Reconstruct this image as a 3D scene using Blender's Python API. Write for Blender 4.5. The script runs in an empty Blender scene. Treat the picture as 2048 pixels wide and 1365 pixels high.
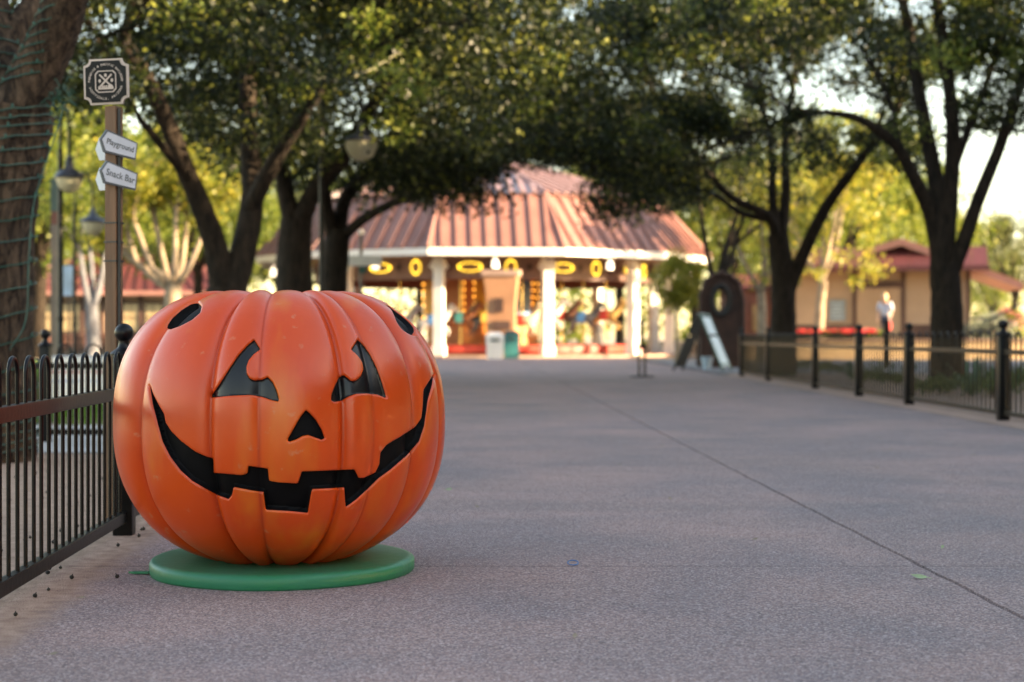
import bpy, bmesh, math, random
import numpy as np
from mathutils import Vector, Matrix
R = math.radians
PI = math.pi
rnd = random.Random(7)
nrg = np.random.default_rng(11)
scn = bpy.context.scene
COL = scn.collection

# ------------------------------------------------------------ camera, sky, sun, exposure
EYE = 0.80            # the photographer crouches
FPX = 3129.0          # focal length in pixels of the 2048 px wide photograph
HOR = 672.0           # height of the horizon in it
cam_d = bpy.data.cameras.new('camera')
cam = bpy.data.objects.new('camera', cam_d)
COL.objects.link(cam)
cam_d.sensor_width = 36.0
cam_d.lens = 36.0 * FPX / 2048.0
cam.location = (0, 0, EYE)
cam.rotation_euler = (R(90) - math.atan((682.5 - HOR) / FPX), 0, 0)
cam_d.clip_start = 0.05
cam_d.clip_end = 2000
cam_d.dof.use_dof = True
cam_d.dof.focus_distance = 4.9
cam_d.dof.aperture_fstop = 2.7
scn.camera = cam

SUN_AZ = math.atan2(0.963, -0.27)      # from +Y towards +X: right of and behind the camera
SUN_EL = R(14)
world = bpy.data.worlds.new('World')
scn.world = world
world.use_nodes = True
wn = world.node_tree
bg = wn.nodes['Background']
sky = wn.nodes.new('ShaderNodeTexSky')
sky.sky_type = 'NISHITA'
sky.sun_disc = False
sky.sun_elevation = SUN_EL
sky.sun_rotation = SUN_AZ
sky.air_density = 1.0
sky.dust_density = 0.8
sky.ozone_density = 1.2
wn.links.new(sky.outputs[0], bg.inputs[0])
bg.inputs[1].default_value = 0.12
sun_d = bpy.data.lights.new('sun', 'SUN')
sun_d.energy = 4.8
sun_d.angle = R(0.53)
sun_d.color = (1.0, 0.86, 0.66)
sun = bpy.data.objects.new('sun', sun_d)
COL.objects.link(sun)
sd_ = Vector((math.sin(SUN_AZ) * math.cos(SUN_EL), math.cos(SUN_AZ) * math.cos(SUN_EL), math.sin(SUN_EL)))
sun.rotation_euler = sd_.to_track_quat('Z', 'Y').to_euler()
sun.location = (30, -30, 30)
vs = scn.view_settings
vs.view_transform = 'Standard'
vs.look = 'None'
vs.gamma = 1.0
vs.use_curve_mapping = False
vs.exposure = 2.66
vs.use_white_balance = True       # the photograph is balanced for open shade
vs.white_balance_temperature = 8900
vs.white_balance_tint = 14
scn.cycles.use_denoising = True
scn.cycles.max_bounces = 8
scn.cycles.transparent_max_bounces = 8
scn.cycles.sample_clamp_indirect = 6.0
scn.cycles.caustics_reflective = False
scn.cycles.caustics_refractive = False


def P(px, py, d):
    """point of the place seen at a pixel of the photograph, d metres in front of the lens"""
    return Vector(((px - 1024) / FPX * d, d, EYE - (py - HOR) / FPX * d))


# ------------------------------------------------------------ materials
def srgb(r, g, b):
    f = lambda c: (c / 255 / 12.92) if c <= 10 else ((c / 255 + 0.055) / 1.055) ** 2.4
    return (f(r), f(g), f(b))


def mat(name, col, rough=0.6, metal=0.0, var=0.12, vscale=6.0, bump=0.0, bscale=60.0, emit=0.0, coat=0.0, spec=0.5,
        stretch=(1, 1, 1), col2=None):
    m = bpy.data.materials.new(name)
    m.use_nodes = True
    nt = m.node_tree
    b = nt.nodes['Principled BSDF']
    b.inputs['Roughness'].default_value = rough
    b.inputs['Metallic'].default_value = metal
    b.inputs['Coat Weight'].default_value = coat
    b.inputs['Specular IOR Level'].default_value = spec
    tc = nt.nodes.new('ShaderNodeTexCoord')
    mp = nt.nodes.new('ShaderNodeMapping')
    mp.inputs['Scale'].default_value = stretch
    nt.links.new(tc.outputs['Object'], mp.inputs[0])
    n = nt.nodes.new('ShaderNodeTexNoise')
    n.inputs['Scale'].default_value = vscale
    n.inputs['Detail'].default_value = 6
    nt.links.new(mp.outputs[0], n.inputs['Vector'])
    cr = nt.nodes.new('ShaderNodeValToRGB')
    c2 = col2 if col2 else tuple(c * (1 - var * 2) for c in col)
    cr.color_ramp.elements[0].position = 0.3
    cr.color_ramp.elements[1].position = 0.7
    cr.color_ramp.elements[0].color = (*c2, 1)
    cr.color_ramp.elements[1].color = (*[c * (1 + (var if not col2 else 0)) for c in col], 1)
    nt.links.new(n.outputs['Fac'], cr.inputs[0])
    nt.links.new(cr.outputs[0], b.inputs['Base Color'])
    if bump > 0:
        n2 = nt.nodes.new('ShaderNodeTexNoise')
        n2.inputs['Scale'].default_value = bscale
        n2.inputs['Detail'].default_value = 5
        nt.links.new(mp.outputs[0], n2.inputs['Vector'])
        bp = nt.nodes.new('ShaderNodeBump')
        bp.inputs['Strength'].default_value = bump
        bp.inputs['Distance'].default_value = 0.01
        nt.links.new(n2.outputs['Fac'], bp.inputs['Height'])
        nt.links.new(bp.outputs[0], b.inputs['Normal'])
    if emit > 0:
        b.inputs['Emission Color'].default_value = (*col, 1)
        b.inputs['Emission Strength'].default_value = emit
    return m


def leaf_mat(name, dark, mid, light, trans=0.45, knee=0.55):
    m = bpy.data.materials.new(name)
    m.use_nodes = True
    nt = m.node_tree
    b = nt.nodes['Principled BSDF']
    out = nt.nodes['Material Output']
    b.inputs['Roughness'].default_value = 0.45
    b.inputs['Specular IOR Level'].default_value = 0.3
    g = nt.nodes.new('ShaderNodeNewGeometry')
    cr = nt.nodes.new('ShaderNodeValToRGB')
    cr.color_ramp.elements[0].color = (*dark, 1)
    cr.color_ramp.elements[1].color = (*light, 1)
    e = cr.color_ramp.elements.new(knee)
    e.color = (*mid, 1)
    nt.links.new(g.outputs['Random Per Island'], cr.inputs[0])
    nt.links.new(cr.outputs[0], b.inputs['Base Color'])
    tr = nt.nodes.new('ShaderNodeBsdfTranslucent')
    hs = nt.nodes.new('ShaderNodeHueSaturation')
    hs.inputs['Hue'].default_value = 0.485
    hs.inputs['Value'].default_value = 1.7
    nt.links.new(cr.outputs[0], hs.inputs['Color'])
    nt.links.new(hs.outputs[0], tr.inputs[0])
    mx = nt.nodes.new('ShaderNodeMixShader')
    mx.inputs[0].default_value = trans
    nt.links.new(b.outputs[0], mx.inputs[1])
    nt.links.new(tr.outputs[0], mx.inputs[2])
    nt.links.new(mx.outputs[0], out.inputs[0])
    return m


def bark_mat(name, c1, c2, scale=9.0, bump=0.8, patch=None):
    m = bpy.data.materials.new(name)
    m.use_nodes = True
    nt = m.node_tree
    b = nt.nodes['Principled BSDF']
    b.inputs['Roughness'].default_value = 0.85
    b.inputs['Specular IOR Level'].default_value = 0.2
    tc = nt.nodes.new('ShaderNodeTexCoord')
    mp = nt.nodes.new('ShaderNodeMapping')
    mp.inputs['Scale'].default_value = (1, 1, 0.28)
    nt.links.new(tc.outputs['Object'], mp.inputs[0])
    n = nt.nodes.new('ShaderNodeTexNoise')
    n.inputs['Scale'].default_value = scale * 2.2
    n.inputs['Detail'].default_value = 8
    n.inputs['Roughness'].default_value = 0.65
    n.inputs['Distortion'].default_value = 0.7
    nt.links.new(mp.outputs[0], n.inputs['Vector'])
    v = nt.nodes.new('ShaderNodeTexVoronoi')
    v.feature = 'DISTANCE_TO_EDGE'
    v.inputs['Scale'].default_value = scale * 2
    nm = nt.nodes.new('ShaderNodeMixRGB')
    nm.blend_type = 'ADD'
    nm.inputs[0].default_value = 0.16
    nt.links.new(mp.outputs[0], nm.inputs[1])
    nt.links.new(n.outputs['Color'], nm.inputs[2])
    nt.links.new(nm.outputs[0], v.inputs['Vector'])
    cr = nt.nodes.new('ShaderNodeValToRGB')
    cr.color_ramp.elements[0].position = 0.40
    cr.color_ramp.elements[1].position = 0.62
    cr.color_ramp.elements[0].color = (*c2, 1)
    cr.color_ramp.elements[1].color = (*c1, 1)
    nt.links.new(n.outputs['Fac'], cr.inputs[0])
    nt.links.new(cr.outputs[0], b.inputs['Base Color'])
    md = nt.nodes.new('ShaderNodeMath')
    md.operation = 'MULTIPLY_ADD'
    md.inputs[1].default_value = 0.8
    nt.links.new(v.outputs['Distance'], md.inputs[0])
    nt.links.new(n.outputs['Fac'], md.inputs[2])
    bp = nt.nodes.new('ShaderNodeBump')
    bp.inputs['Strength'].default_value = bump
    bp.inputs['Distance'].default_value = 0.055
    nt.links.new(md.outputs[0], bp.inputs['Height'])
    nt.links.new(bp.outputs[0], b.inputs['Normal'])
    return m


def aggregate_mat(name, cols, dirt=None):
    """exposed aggregate concrete: little stones of several colours in pinkish cement"""
    m = bpy.data.materials.new(name)
    m.use_nodes = True
    nt = m.node_tree
    L = nt.links
    b = nt.nodes['Principled BSDF']
    b.inputs['Roughness'].default_value = 0.82
    b.inputs['Specular IOR Level'].default_value = 0.35
    tc = nt.nodes.new('ShaderNodeTexCoord')
    v = nt.nodes.new('ShaderNodeTexVoronoi')
    v.inputs['Scale'].default_value = 170
    L.new(tc.outputs['Object'], v.inputs['Vector'])
    sp = nt.nodes.new('ShaderNodeSeparateColor')
    L.new(v.outputs['Color'], sp.inputs[0])
    cr = nt.nodes.new('ShaderNodeValToRGB')
    cr.color_ramp.interpolation = 'CONSTANT'
    els = cr.color_ramp.elements
    els[0].color = (*cols[0], 1)
    els[1].position = 0.92
    els[1].color = (*cols[-1], 1)
    for i, c in enumerate(cols[1:-1]):
        e = els.new((i + 1) * 0.92 / (len(cols) - 1))
        e.color = (*c, 1)
    L.new(sp.outputs[0], cr.inputs[0])
    # finer grit
    v2 = nt.nodes.new('ShaderNodeTexNoise')
    v2.inputs['Scale'].default_value = 330
    v2.inputs['Detail'].default_value = 3
    L.new(tc.outputs['Object'], v2.inputs['Vector'])
    mr = nt.nodes.new('ShaderNodeMapRange')
    mr.inputs[1].default_value = 0.25
    mr.inputs[2].default_value = 0.75
    mr.inputs[3].default_value = 0.62
    mr.inputs[4].default_value = 1.4
    L.new(v2.outputs['Fac'], mr.inputs[0])
    mu = nt.nodes.new('ShaderNodeMixRGB')
    mu.blend_type = 'MULTIPLY'
    mu.inputs[0].default_value = 1
    L.new(cr.outputs[0], mu.inputs[1])
    L.new(mr.outputs[0], mu.inputs[2])
    # broad patches: pinker and greyer pours, foot traffic
    n = nt.nodes.new('ShaderNodeTexNoise')
    n.inputs['Scale'].default_value = 0.9
    n.inputs['Detail'].default_value = 7
    n.inputs['Roughness'].default_value = 0.6
    n.inputs['Distortion'].default_value = 0.4
    L.new(tc.outputs['Object'], n.inputs['Vector'])
    c2 = nt.nodes.new('ShaderNodeValToRGB')
    c2.color_ramp.elements[0].position = 0.36
    c2.color_ramp.elements[1].position = 0.66
    c2.color_ramp.elements[0].color = (0.80, 0.82, 0.88, 1)
    c2.color_ramp.elements[1].color = (1.16, 1.02, 1.0, 1)
    L.new(n.outputs['Fac'], c2.inputs[0])
    m2 = nt.nodes.new('ShaderNodeMixRGB')
    m2.blend_type = 'MULTIPLY'
    m2.inputs[0].default_value = 1
    L.new(mu.outputs[0], m2.inputs[1])
    L.new(c2.outputs[0], m2.inputs[2])
    last = m2.outputs[0]
    # worn tracks, spills and old gum
    ns = nt.nodes.new('ShaderNodeTexNoise')
    ns.inputs['Scale'].default_value = 0.33
    ns.inputs['Detail'].default_value = 9
    ns.inputs['Roughness'].default_value = 0.68
    ns.inputs['Distortion'].default_value = 0.9
    L.new(tc.outputs['Object'], ns.inputs['Vector'])
    cs_ = nt.nodes.new('ShaderNodeValToRGB')
    cs_.color_ramp.elements[0].position = 0.40
    cs_.color_ramp.elements[1].position = 0.60
    cs_.color_ramp.elements[0].color = (0.94, 0.93, 0.95, 1)
    cs_.color_ramp.elements[1].color = (1.17, 1.08, 1.09, 1)
    L.new(ns.outputs['Fac'], cs_.inputs[0])
    ms = nt.nodes.new('ShaderNodeMixRGB')
    ms.blend_type = 'MULTIPLY'
    ms.inputs[0].default_value = 1
    L.new(last, ms.inputs[1])
    L.new(cs_.outputs[0], ms.inputs[2])
    vg = nt.nodes.new('ShaderNodeTexVoronoi')
    vg.inputs['Scale'].default_value = 2.3
    L.new(tc.outputs['Object'], vg.inputs['Vector'])
    rg = nt.nodes.new('ShaderNodeMapRange')
    rg.inputs[1].default_value = 0.022
    rg.inputs[2].default_value = 0.038
    rg.inputs[3].default_value = 0.45
    rg.inputs[4].default_value = 0.0
    L.new(vg.outputs['Distance'], rg.inputs[0])
    mg = nt.nodes.new('ShaderNodeMixRGB')
    mg.inputs[2].default_value = (0.07, 0.06, 0.058, 1)
    L.new(rg.outputs[0], mg.inputs[0])
    L.new(ms.outputs[0], mg.inputs[1])
    last = mg.outputs[0]
    if dirt:
        # tan soil washed from under the fence onto the slab's edge
        sx = nt.nodes.new('ShaderNodeSeparateXYZ')
        L.new(tc.outputs['Object'], sx.inputs[0])
        a = nt.nodes.new('ShaderNodeMath')
        a.operation = 'MULTIPLY_ADD'           # distance from the fence line: x + 0.0499 y + 1.246
        a.inputs[1].default_value = 0.0499
        L.new(sx.outputs['Y'], a.inputs[0])
        L.new(sx.outputs['X'], a.inputs[2])
        dn = nt.nodes.new('ShaderNodeTexNoise')
        dn.inputs['Scale'].default_value = 5
        dn.inputs['Detail'].default_value = 8
        dn.inputs['Roughness'].default_value = 0.7
        L.new(tc.outputs['Object'], dn.inputs['Vector'])
        a2 = nt.nodes.new('ShaderNodeMath')
        a2.operation = 'MULTIPLY_ADD'
        a2.inputs[1].default_value = 0.22
        L.new(dn.outputs['Fac'], a2.inputs[0])
        L.new(a.outputs[0], a2.inputs[2])
        r = nt.nodes.new('ShaderNodeMapRange')
        r.inputs[1].default_value = -1.246 + 0.20
        r.inputs[2].default_value = -1.246 + 0.31
        r.inputs[3].default_value = 1
        r.inputs[4].default_value = 0
        L.new(a2.outputs[0], r.inputs[0])
        dc = nt.nodes.new('ShaderNodeValToRGB')
        dc.color_ramp.elements[0].position = 0.35
        dc.color_ramp.elements[1].position = 0.7
        dc.color_ramp.elements[0].color = (*dirt[0], 1)
        dc.color_ramp.elements[1].color = (*dirt[1], 1)
        dn2 = nt.nodes.new('ShaderNodeTexNoise')
        dn2.inputs['Scale'].default_value = 18
        dn2.inputs['Detail'].default_value = 8
        L.new(tc.outputs['Object'], dn2.inputs['Vector'])
        L.new(dn2.outputs['Fac'], dc.inputs[0])
        m3 = nt.nodes.new('ShaderNodeMixRGB')
        L.new(r.outputs[0], m3.inputs[0])
        L.new(last, m3.inputs[1])
        L.new(dc.outputs[0], m3.inputs[2])
        last = m3.outputs[0]
    L.new(last, b.inputs['Base Color'])
    bp = nt.nodes.new('ShaderNodeBump')
    bp.inputs['Strength'].default_value = 0.7
    bp.inputs['Distance'].default_value = 0.004
    bp.invert = True
    L.new(v.outputs['Distance'], bp.inputs['Height'])
    L.new(bp.outputs[0], b.inputs['Normal'])
    return m


M = {}
M['black_metal'] = mat('black_metal', (0.0028, 0.0032, 0.0045), 0.36, 0.0, 0.25, 9, 0.12, 40, spec=0.24)
M['rail_metal'] = mat('rail_metal', (0.008, 0.0055, 0.0055), 0.38, 0.0, 0.25, 7, 0.12, 40, spec=0.32)
M['steel_dark'] = mat('steel_dark', (0.02, 0.022, 0.025), 0.4, 0.0, 0.2, 5)
M['black_inside'] = mat('black_inside', (0.003, 0.003, 0.004), 0.6, 0, 0.3, 10, 0.15, 14, spec=0.12)
M['black_gloss'] = mat('black_gloss', (0.004, 0.005, 0.007), 0.30, 0, 0.2, 10, 0.08, 9, spec=0.42, coat=0.0)
M['base_green'] = mat('base_green', (0.003, 0.180, 0.080), 0.40, 0, 0.0, 4, 0.2, 30, col2=(0.018, 0.185, 0.105), spec=0.35)
M['bark_near'] = bark_mat('bark_near', (0.145, 0.098, 0.068), (0.026, 0.017, 0.013), 9, 1.0)
M['bark'] = bark_mat('bark', (0.036, 0.026, 0.019), (0.012, 0.009, 0.007), 6, 0.8)
M['bark_pale'] = bark_mat('bark_pale', (0.36, 0.29, 0.21), (0.20, 0.15, 0.11), 5, 0.4)
M['bark_wrap'] = bark_mat('bark_wrap', (0.17, 0.18, 0.20), (0.09, 0.09, 0.105), 5, 0.3)
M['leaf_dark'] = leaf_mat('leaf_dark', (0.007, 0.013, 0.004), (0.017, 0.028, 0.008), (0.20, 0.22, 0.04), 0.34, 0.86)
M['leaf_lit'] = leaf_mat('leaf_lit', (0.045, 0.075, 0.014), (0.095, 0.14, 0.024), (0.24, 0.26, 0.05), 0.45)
M['leaf_yellow'] = leaf_mat('leaf_yellow', (0.08, 0.11, 0.018), (0.17, 0.19, 0.03), (0.38, 0.33, 0.05), 0.45)
M['leaf_blue'] = leaf_mat('leaf_blue', (0.05, 0.075, 0.03), (0.085, 0.11, 0.045), (0.16, 0.16, 0.06), 0.4)
M['leaf_sage'] = leaf_mat('leaf_sage', (0.11, 0.14, 0.11), (0.17, 0.20, 0.16), (0.24, 0.26, 0.20), 0.3)
M['leaf_bed'] = leaf_mat('leaf_bed', (0.02, 0.05, 0.015), (0.04, 0.09, 0.025), (0.10, 0.15, 0.04), 0.35)
M['agave'] = leaf_mat('agave', (0.04, 0.10, 0.07), (0.06, 0.13, 0.09), (0.09, 0.17, 0.11), 0.2)
M['flower_red'] = leaf_mat('flower_red', (0.35, 0.02, 0.02), (0.55, 0.03, 0.03), (0.6, 0.10, 0.08), 0.3)
M['flower_pink'] = leaf_mat('flower_pink', (0.5, 0.04, 0.12), (0.6, 0.06, 0.18), (0.65, 0.2, 0.25), 0.3)
M['grass'] = leaf_mat('grass', (0.04, 0.10, 0.015), (0.06, 0.15, 0.02), (0.10, 0.20, 0.03), 0.3)
M['white_paint'] = mat('white_paint', (0.80, 0.78, 0.74), 0.5, 0, 0.05, 3)
M['sign_white'] = mat('sign_white', (0.55, 0.60, 0.66), 0.4, 0, 0.06, 8)
M['sign_black'] = mat('sign_black', (0.006, 0.007, 0.008), 0.45, 0, 0.1, 8, spec=0.2)
M['sign_cream'] = mat('sign_cream', (0.50, 0.41, 0.36), 0.5, 0, 0.08, 8)
M['sign_ink'] = mat('sign_ink', (0.10, 0.12, 0.13), 0.6, 0, 0.1, 8)
M['post_wood'] = mat('post_wood', (0.17, 0.082, 0.040), 0.6, 0, 0.22, 5, 0.3, 30, stretch=(6, 6, 0.5))
M['lamp_glass'] = mat('lamp_glass', (0.55, 0.52, 0.36), 0.35, 0, 0.06, 5)
M['lamp_hood'] = mat('lamp_hood', (0.03, 0.035, 0.05), 0.35, 0, 0.2, 5)
M['wire_green'] = mat('wire_green', (0.010, 0.075, 0.055), 0.5, 0, 0.2, 20)
M['wire_pale'] = mat('wire_pale', (0.20, 0.20, 0.13), 0.5, 0, 0.2, 20)
M['roof'] = mat('roof', (0.26, 0.122, 0.100), 0.42, 0.0, 0.10, 1.2)
M['roof_upper'] = mat('roof_upper', (0.31, 0.175, 0.155), 0.32, 0.0, 0.10, 1.2, spec=0.8)  # lighter than the lower roof: grazing sky glare put into the base colour
M['roof_maroon'] = mat('roof_maroon', (0.105, 0.027, 0.028), 0.5, 0, 0.12, 1.0)
M['roof_pink'] = mat('roof_pink', (0.36, 0.17, 0.14), 0.55, 0, 0.12, 1.0, 0.3, 8)
M['tan_wall'] = mat('tan_wall', (0.42, 0.30, 0.21), 0.75, 0, 0.07, 1.0)
M['tan_door'] = mat('tan_door', (0.40, 0.28, 0.19), 0.7, 0, 0.07, 1.0)
M['brown_trim'] = mat('brown_trim', (0.085, 0.042, 0.032), 0.6, 0, 0.15, 3)
M['brick_red'] = mat('brick_red', (0.22, 0.09, 0.065), 0.8, 0, 0.15, 3)
M['mauve'] = mat('mauve', (0.20, 0.115, 0.10), 0.6, 0, 0.15, 2)
M['diamond'] = mat('diamond', (0.06, 0.028, 0.02), 0.6, 0, 0.15, 2)
M['soffit'] = mat('soffit', (0.24, 0.19, 0.15), 0.7, 0, 0.12, 2)
M['totem_green'] = mat('totem_green', (0.07, 0.12, 0.10), 0.6, 0, 0.12, 2)
M['glass'] = mat('glass', (0.10, 0.11, 0.10), 0.08, 0, 0.15, 2, spec=0.9)
M['pane_pale'] = mat('pane_pale', (0.40, 0.30, 0.17), 0.15, 0, 0.15, 2, spec=0.9)
M['platform_red'] = mat('platform_red', (0.45, 0.05, 0.035), 0.4, 0, 0.12, 2)
M['drum_orange'] = mat('drum_orange', (0.45, 0.16, 0.04), 0.4, 0, 0.15, 2)
M['drum_gold'] = mat('drum_gold', (0.66, 0.42, 0.10), 0.3, 0.2, 0.12, 2)
M['drum_blue'] = mat('drum_blue', (0.03, 0.14, 0.35), 0.4, 0, 0.12, 2)
M['brass'] = mat('brass', (0.80, 0.58, 0.22), 0.25, 0.75, 0.08, 4)
M['bulb'] = mat('bulb', (0.9, 0.66, 0.08), 0.3, 0, 0.0, 4, emit=0.95)
M['bulb_orange'] = mat('bulb_orange', (1.0, 0.45, 0.08), 0.3, 0, 0.0, 4, emit=1.1)
M['bulb_white'] = mat('bulb_white', (1.0, 0.95, 0.85), 0.3, 0, 0.0, 4, emit=0.5)
M['kiosk'] = mat('kiosk', (0.40, 0.195, 0.105), 0.7, 0, 0.08, 2)
M['bin_teal'] = mat('bin_teal', (0.02, 0.17, 0.18), 0.5, 0, 0.1, 4)
M['bin_dark'] = mat('bin_dark', (0.015, 0.05, 0.055), 0.5, 0, 0.1, 4)
M['board_blue'] = mat('board_blue', (0.42, 0.55, 0.62), 0.35, 0, 0.06, 3)
M['board_black'] = mat('board_black', (0.010, 0.014, 0.014), 0.6, 0, 0.15, 4)
M['frame_teal'] = mat('frame_teal', (0.02, 0.09, 0.075), 0.5, 0, 0.15, 4)
M['prop_brown'] = mat('prop_brown', (0.042, 0.017, 0.011), 0.75, 0, 0.3, 5, 0.7, 12)
M['prop_edge'] = mat('prop_edge', (0.14, 0.06, 0.038), 0.75, 0, 0.3, 5, 0.7, 12)
M['banner_blue'] = mat('banner_blue', (0.36, 0.50, 0.62), 0.6, 0, 0.1, 4)
M['red_ink'] = mat('red_ink', (0.5, 0.12, 0.12), 0.6, 0, 0.1, 4)
M['blue_ink'] = mat('blue_ink', (0.20, 0.25, 0.5), 0.6, 0, 0.1, 4)
M['skin'] = mat('skin', (0.52, 0.33, 0.25), 0.55, 0, 0.06, 10)
M['hair'] = mat('hair', (0.50, 0.36, 0.20), 0.5, 0, 0.15, 30)
M['shirt'] = mat('shirt', (0.50, 0.56, 0.68), 0.8, 0, 0.06, 10)
M['pants'] = mat('pants', (0.05, 0.06, 0.10), 0.8, 0, 0.1, 10)
M['red_cloth'] = mat('red_cloth', (0.55, 0.06, 0.06), 0.7, 0, 0.1, 10)
M['seed'] = mat('seed', (0.020, 0.016, 0.012), 0.7, 0, 0.3, 60, 0.6, 200)
M['leaf_fallen'] = mat('leaf_fallen', (0.30, 0.38, 0.20), 0.6, 0, 0.15, 30)
M['leaf_dry'] = mat('leaf_dry', (0.30, 0.24, 0.17), 0.7, 0, 0.2, 30)
M['rubber_blue'] = mat('rubber_blue', (0.02, 0.14, 0.36), 0.4, 0, 0.1, 30)
M['concrete'] = mat('concrete', (0.40, 0.39, 0.38), 0.85, 0, 0.10, 2.5, 0.4, 60)
M['asphalt'] = mat('asphalt', (0.17, 0.17, 0.18), 0.9, 0, 0.12, 2.5, 0.4, 60)
M['soil'] = mat('soil', (0.44, 0.28, 0.21), 0.95, 0, 0.0, 14, 0.9, 90, col2=(0.27, 0.17, 0.12))
M['mulch'] = mat('mulch', (0.34, 0.22, 0.17), 0.95, 0, 0.0, 9, 0.9, 70, col2=(0.22, 0.145, 0.11))
M['kerb'] = mat('kerb', (0.40, 0.26, 0.205), 0.9, 0, 0.12, 4, 0.4, 60)
M['tan_ground'] = mat('tan_ground', (0.36, 0.27, 0.20), 0.9, 0, 0.12, 0.6)
M['joint'] = mat('joint', (0.030, 0.025, 0.024), 0.95, 0, 0.3, 60)
M['planter'] = mat('planter', (0.52, 0.37, 0.22), 0.8, 0, 0.10, 2)
M['plaza'] = aggregate_mat('plaza', [(0.185, 0.145, 0.134), (0.32, 0.26, 0.24), (0.275, 0.205, 0.182), (0.22, 0.185, 0.18),
                                     (0.30, 0.225, 0.198), (0.245, 0.195, 0.185), (0.37, 0.31, 0.285), (0.145, 0.12, 0.116), (0.44, 0.38, 0.345)],
                           dirt=((0.28, 0.17, 0.13), (0.46, 0.305, 0.235)))


def pumpkin_mat():
    m = bpy.data.materials.new('pumpkin_paint')
    m.use_nodes = True
    nt = m.node_tree
    L = nt.links
    b = nt.nodes['Principled BSDF']
    b.inputs['Roughness'].default_value = 0.36
    b.inputs['Coat Weight'].default_value = 0.16
    b.inputs['Specular IOR Level'].default_value = 0.42
    b.inputs['Coat Roughness'].default_value = 0.25
    tc = nt.nodes.new('ShaderNodeTexCoord')
    at = nt.nodes.new('ShaderNodeAttribute')
    at.attribute_name = 'rib'
    mp = nt.nodes.new('ShaderNodeMapping')
    mp.inputs['Scale'].default_value = (5, 5, 1.2)
    L.new(tc.outputs['Object'], mp.inputs[0])
    n = nt.nodes.new('ShaderNodeTexNoise')
    n.inputs['Scale'].default_value = 1.3
    n.inputs['Detail'].default_value = 4
    L.new(mp.outputs[0], n.inputs['Vector'])
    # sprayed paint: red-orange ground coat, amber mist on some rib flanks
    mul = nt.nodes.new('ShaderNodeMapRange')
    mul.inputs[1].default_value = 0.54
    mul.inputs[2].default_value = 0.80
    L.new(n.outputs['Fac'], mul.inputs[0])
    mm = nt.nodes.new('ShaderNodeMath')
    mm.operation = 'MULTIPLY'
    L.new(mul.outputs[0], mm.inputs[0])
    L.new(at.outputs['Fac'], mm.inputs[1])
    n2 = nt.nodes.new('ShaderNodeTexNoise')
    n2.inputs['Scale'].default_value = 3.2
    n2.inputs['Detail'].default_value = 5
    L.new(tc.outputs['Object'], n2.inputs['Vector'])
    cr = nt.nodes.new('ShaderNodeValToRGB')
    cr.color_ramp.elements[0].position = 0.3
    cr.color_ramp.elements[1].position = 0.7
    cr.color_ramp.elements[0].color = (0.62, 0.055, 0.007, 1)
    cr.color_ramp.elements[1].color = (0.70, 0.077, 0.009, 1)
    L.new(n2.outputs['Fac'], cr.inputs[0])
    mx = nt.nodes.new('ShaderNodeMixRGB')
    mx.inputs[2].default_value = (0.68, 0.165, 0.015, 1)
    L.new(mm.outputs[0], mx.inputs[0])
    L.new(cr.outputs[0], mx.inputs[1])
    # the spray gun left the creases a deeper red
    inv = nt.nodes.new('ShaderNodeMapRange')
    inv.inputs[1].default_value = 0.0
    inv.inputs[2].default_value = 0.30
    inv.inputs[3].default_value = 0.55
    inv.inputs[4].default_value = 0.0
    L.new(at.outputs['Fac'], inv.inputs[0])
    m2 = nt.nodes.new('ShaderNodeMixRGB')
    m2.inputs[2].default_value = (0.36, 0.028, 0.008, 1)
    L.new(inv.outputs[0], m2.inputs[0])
    L.new(mx.outputs[0], m2.inputs[1])
    # fine scuffs
    n3 = nt.nodes.new('ShaderNodeTexNoise')
    n3.inputs['Scale'].default_value = 26
    n3.inputs['Detail'].default_value = 8
    L.new(tc.outputs['Object'], n3.inputs['Vector'])
    sc = nt.nodes.new('ShaderNodeMapRange')
    sc.inputs[1].default_value = 0.655
    sc.inputs[2].default_value = 0.74
    sc.inputs[3].default_value = 0
    sc.inputs[4].default_value = 0.35
    L.new(n3.outputs['Fac'], sc.inputs[0])
    m3 = nt.nodes.new('ShaderNodeMixRGB')
    m3.inputs[2].default_value = (0.55, 0.28, 0.16, 1)
    L.new(sc.outputs[0], m3.inputs[0])
    L.new(m2.outputs[0], m3.inputs[1])
    L.new(m3.outputs[0], b.inputs['Base Color'])
    rr = nt.nodes.new('ShaderNodeMapRange')
    rr.inputs[3].default_value = 0.24
    rr.inputs[4].default_value = 0.42
    L.new(n2.outputs['Fac'], rr.inputs[0])
    L.new(rr.outputs[0], b.inputs['Roughness'])
    bp = nt.nodes.new('ShaderNodeBump')
    bp.inputs['Strength'].default_value = 0.10
    bp.inputs['Distance'].default_value = 0.01
    L.new(n3.outputs['Fac'], bp.inputs['Height'])
    L.new(bp.outputs[0], b.inputs['Normal'])
    return m


M['pumpkin'] = pumpkin_mat()


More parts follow.
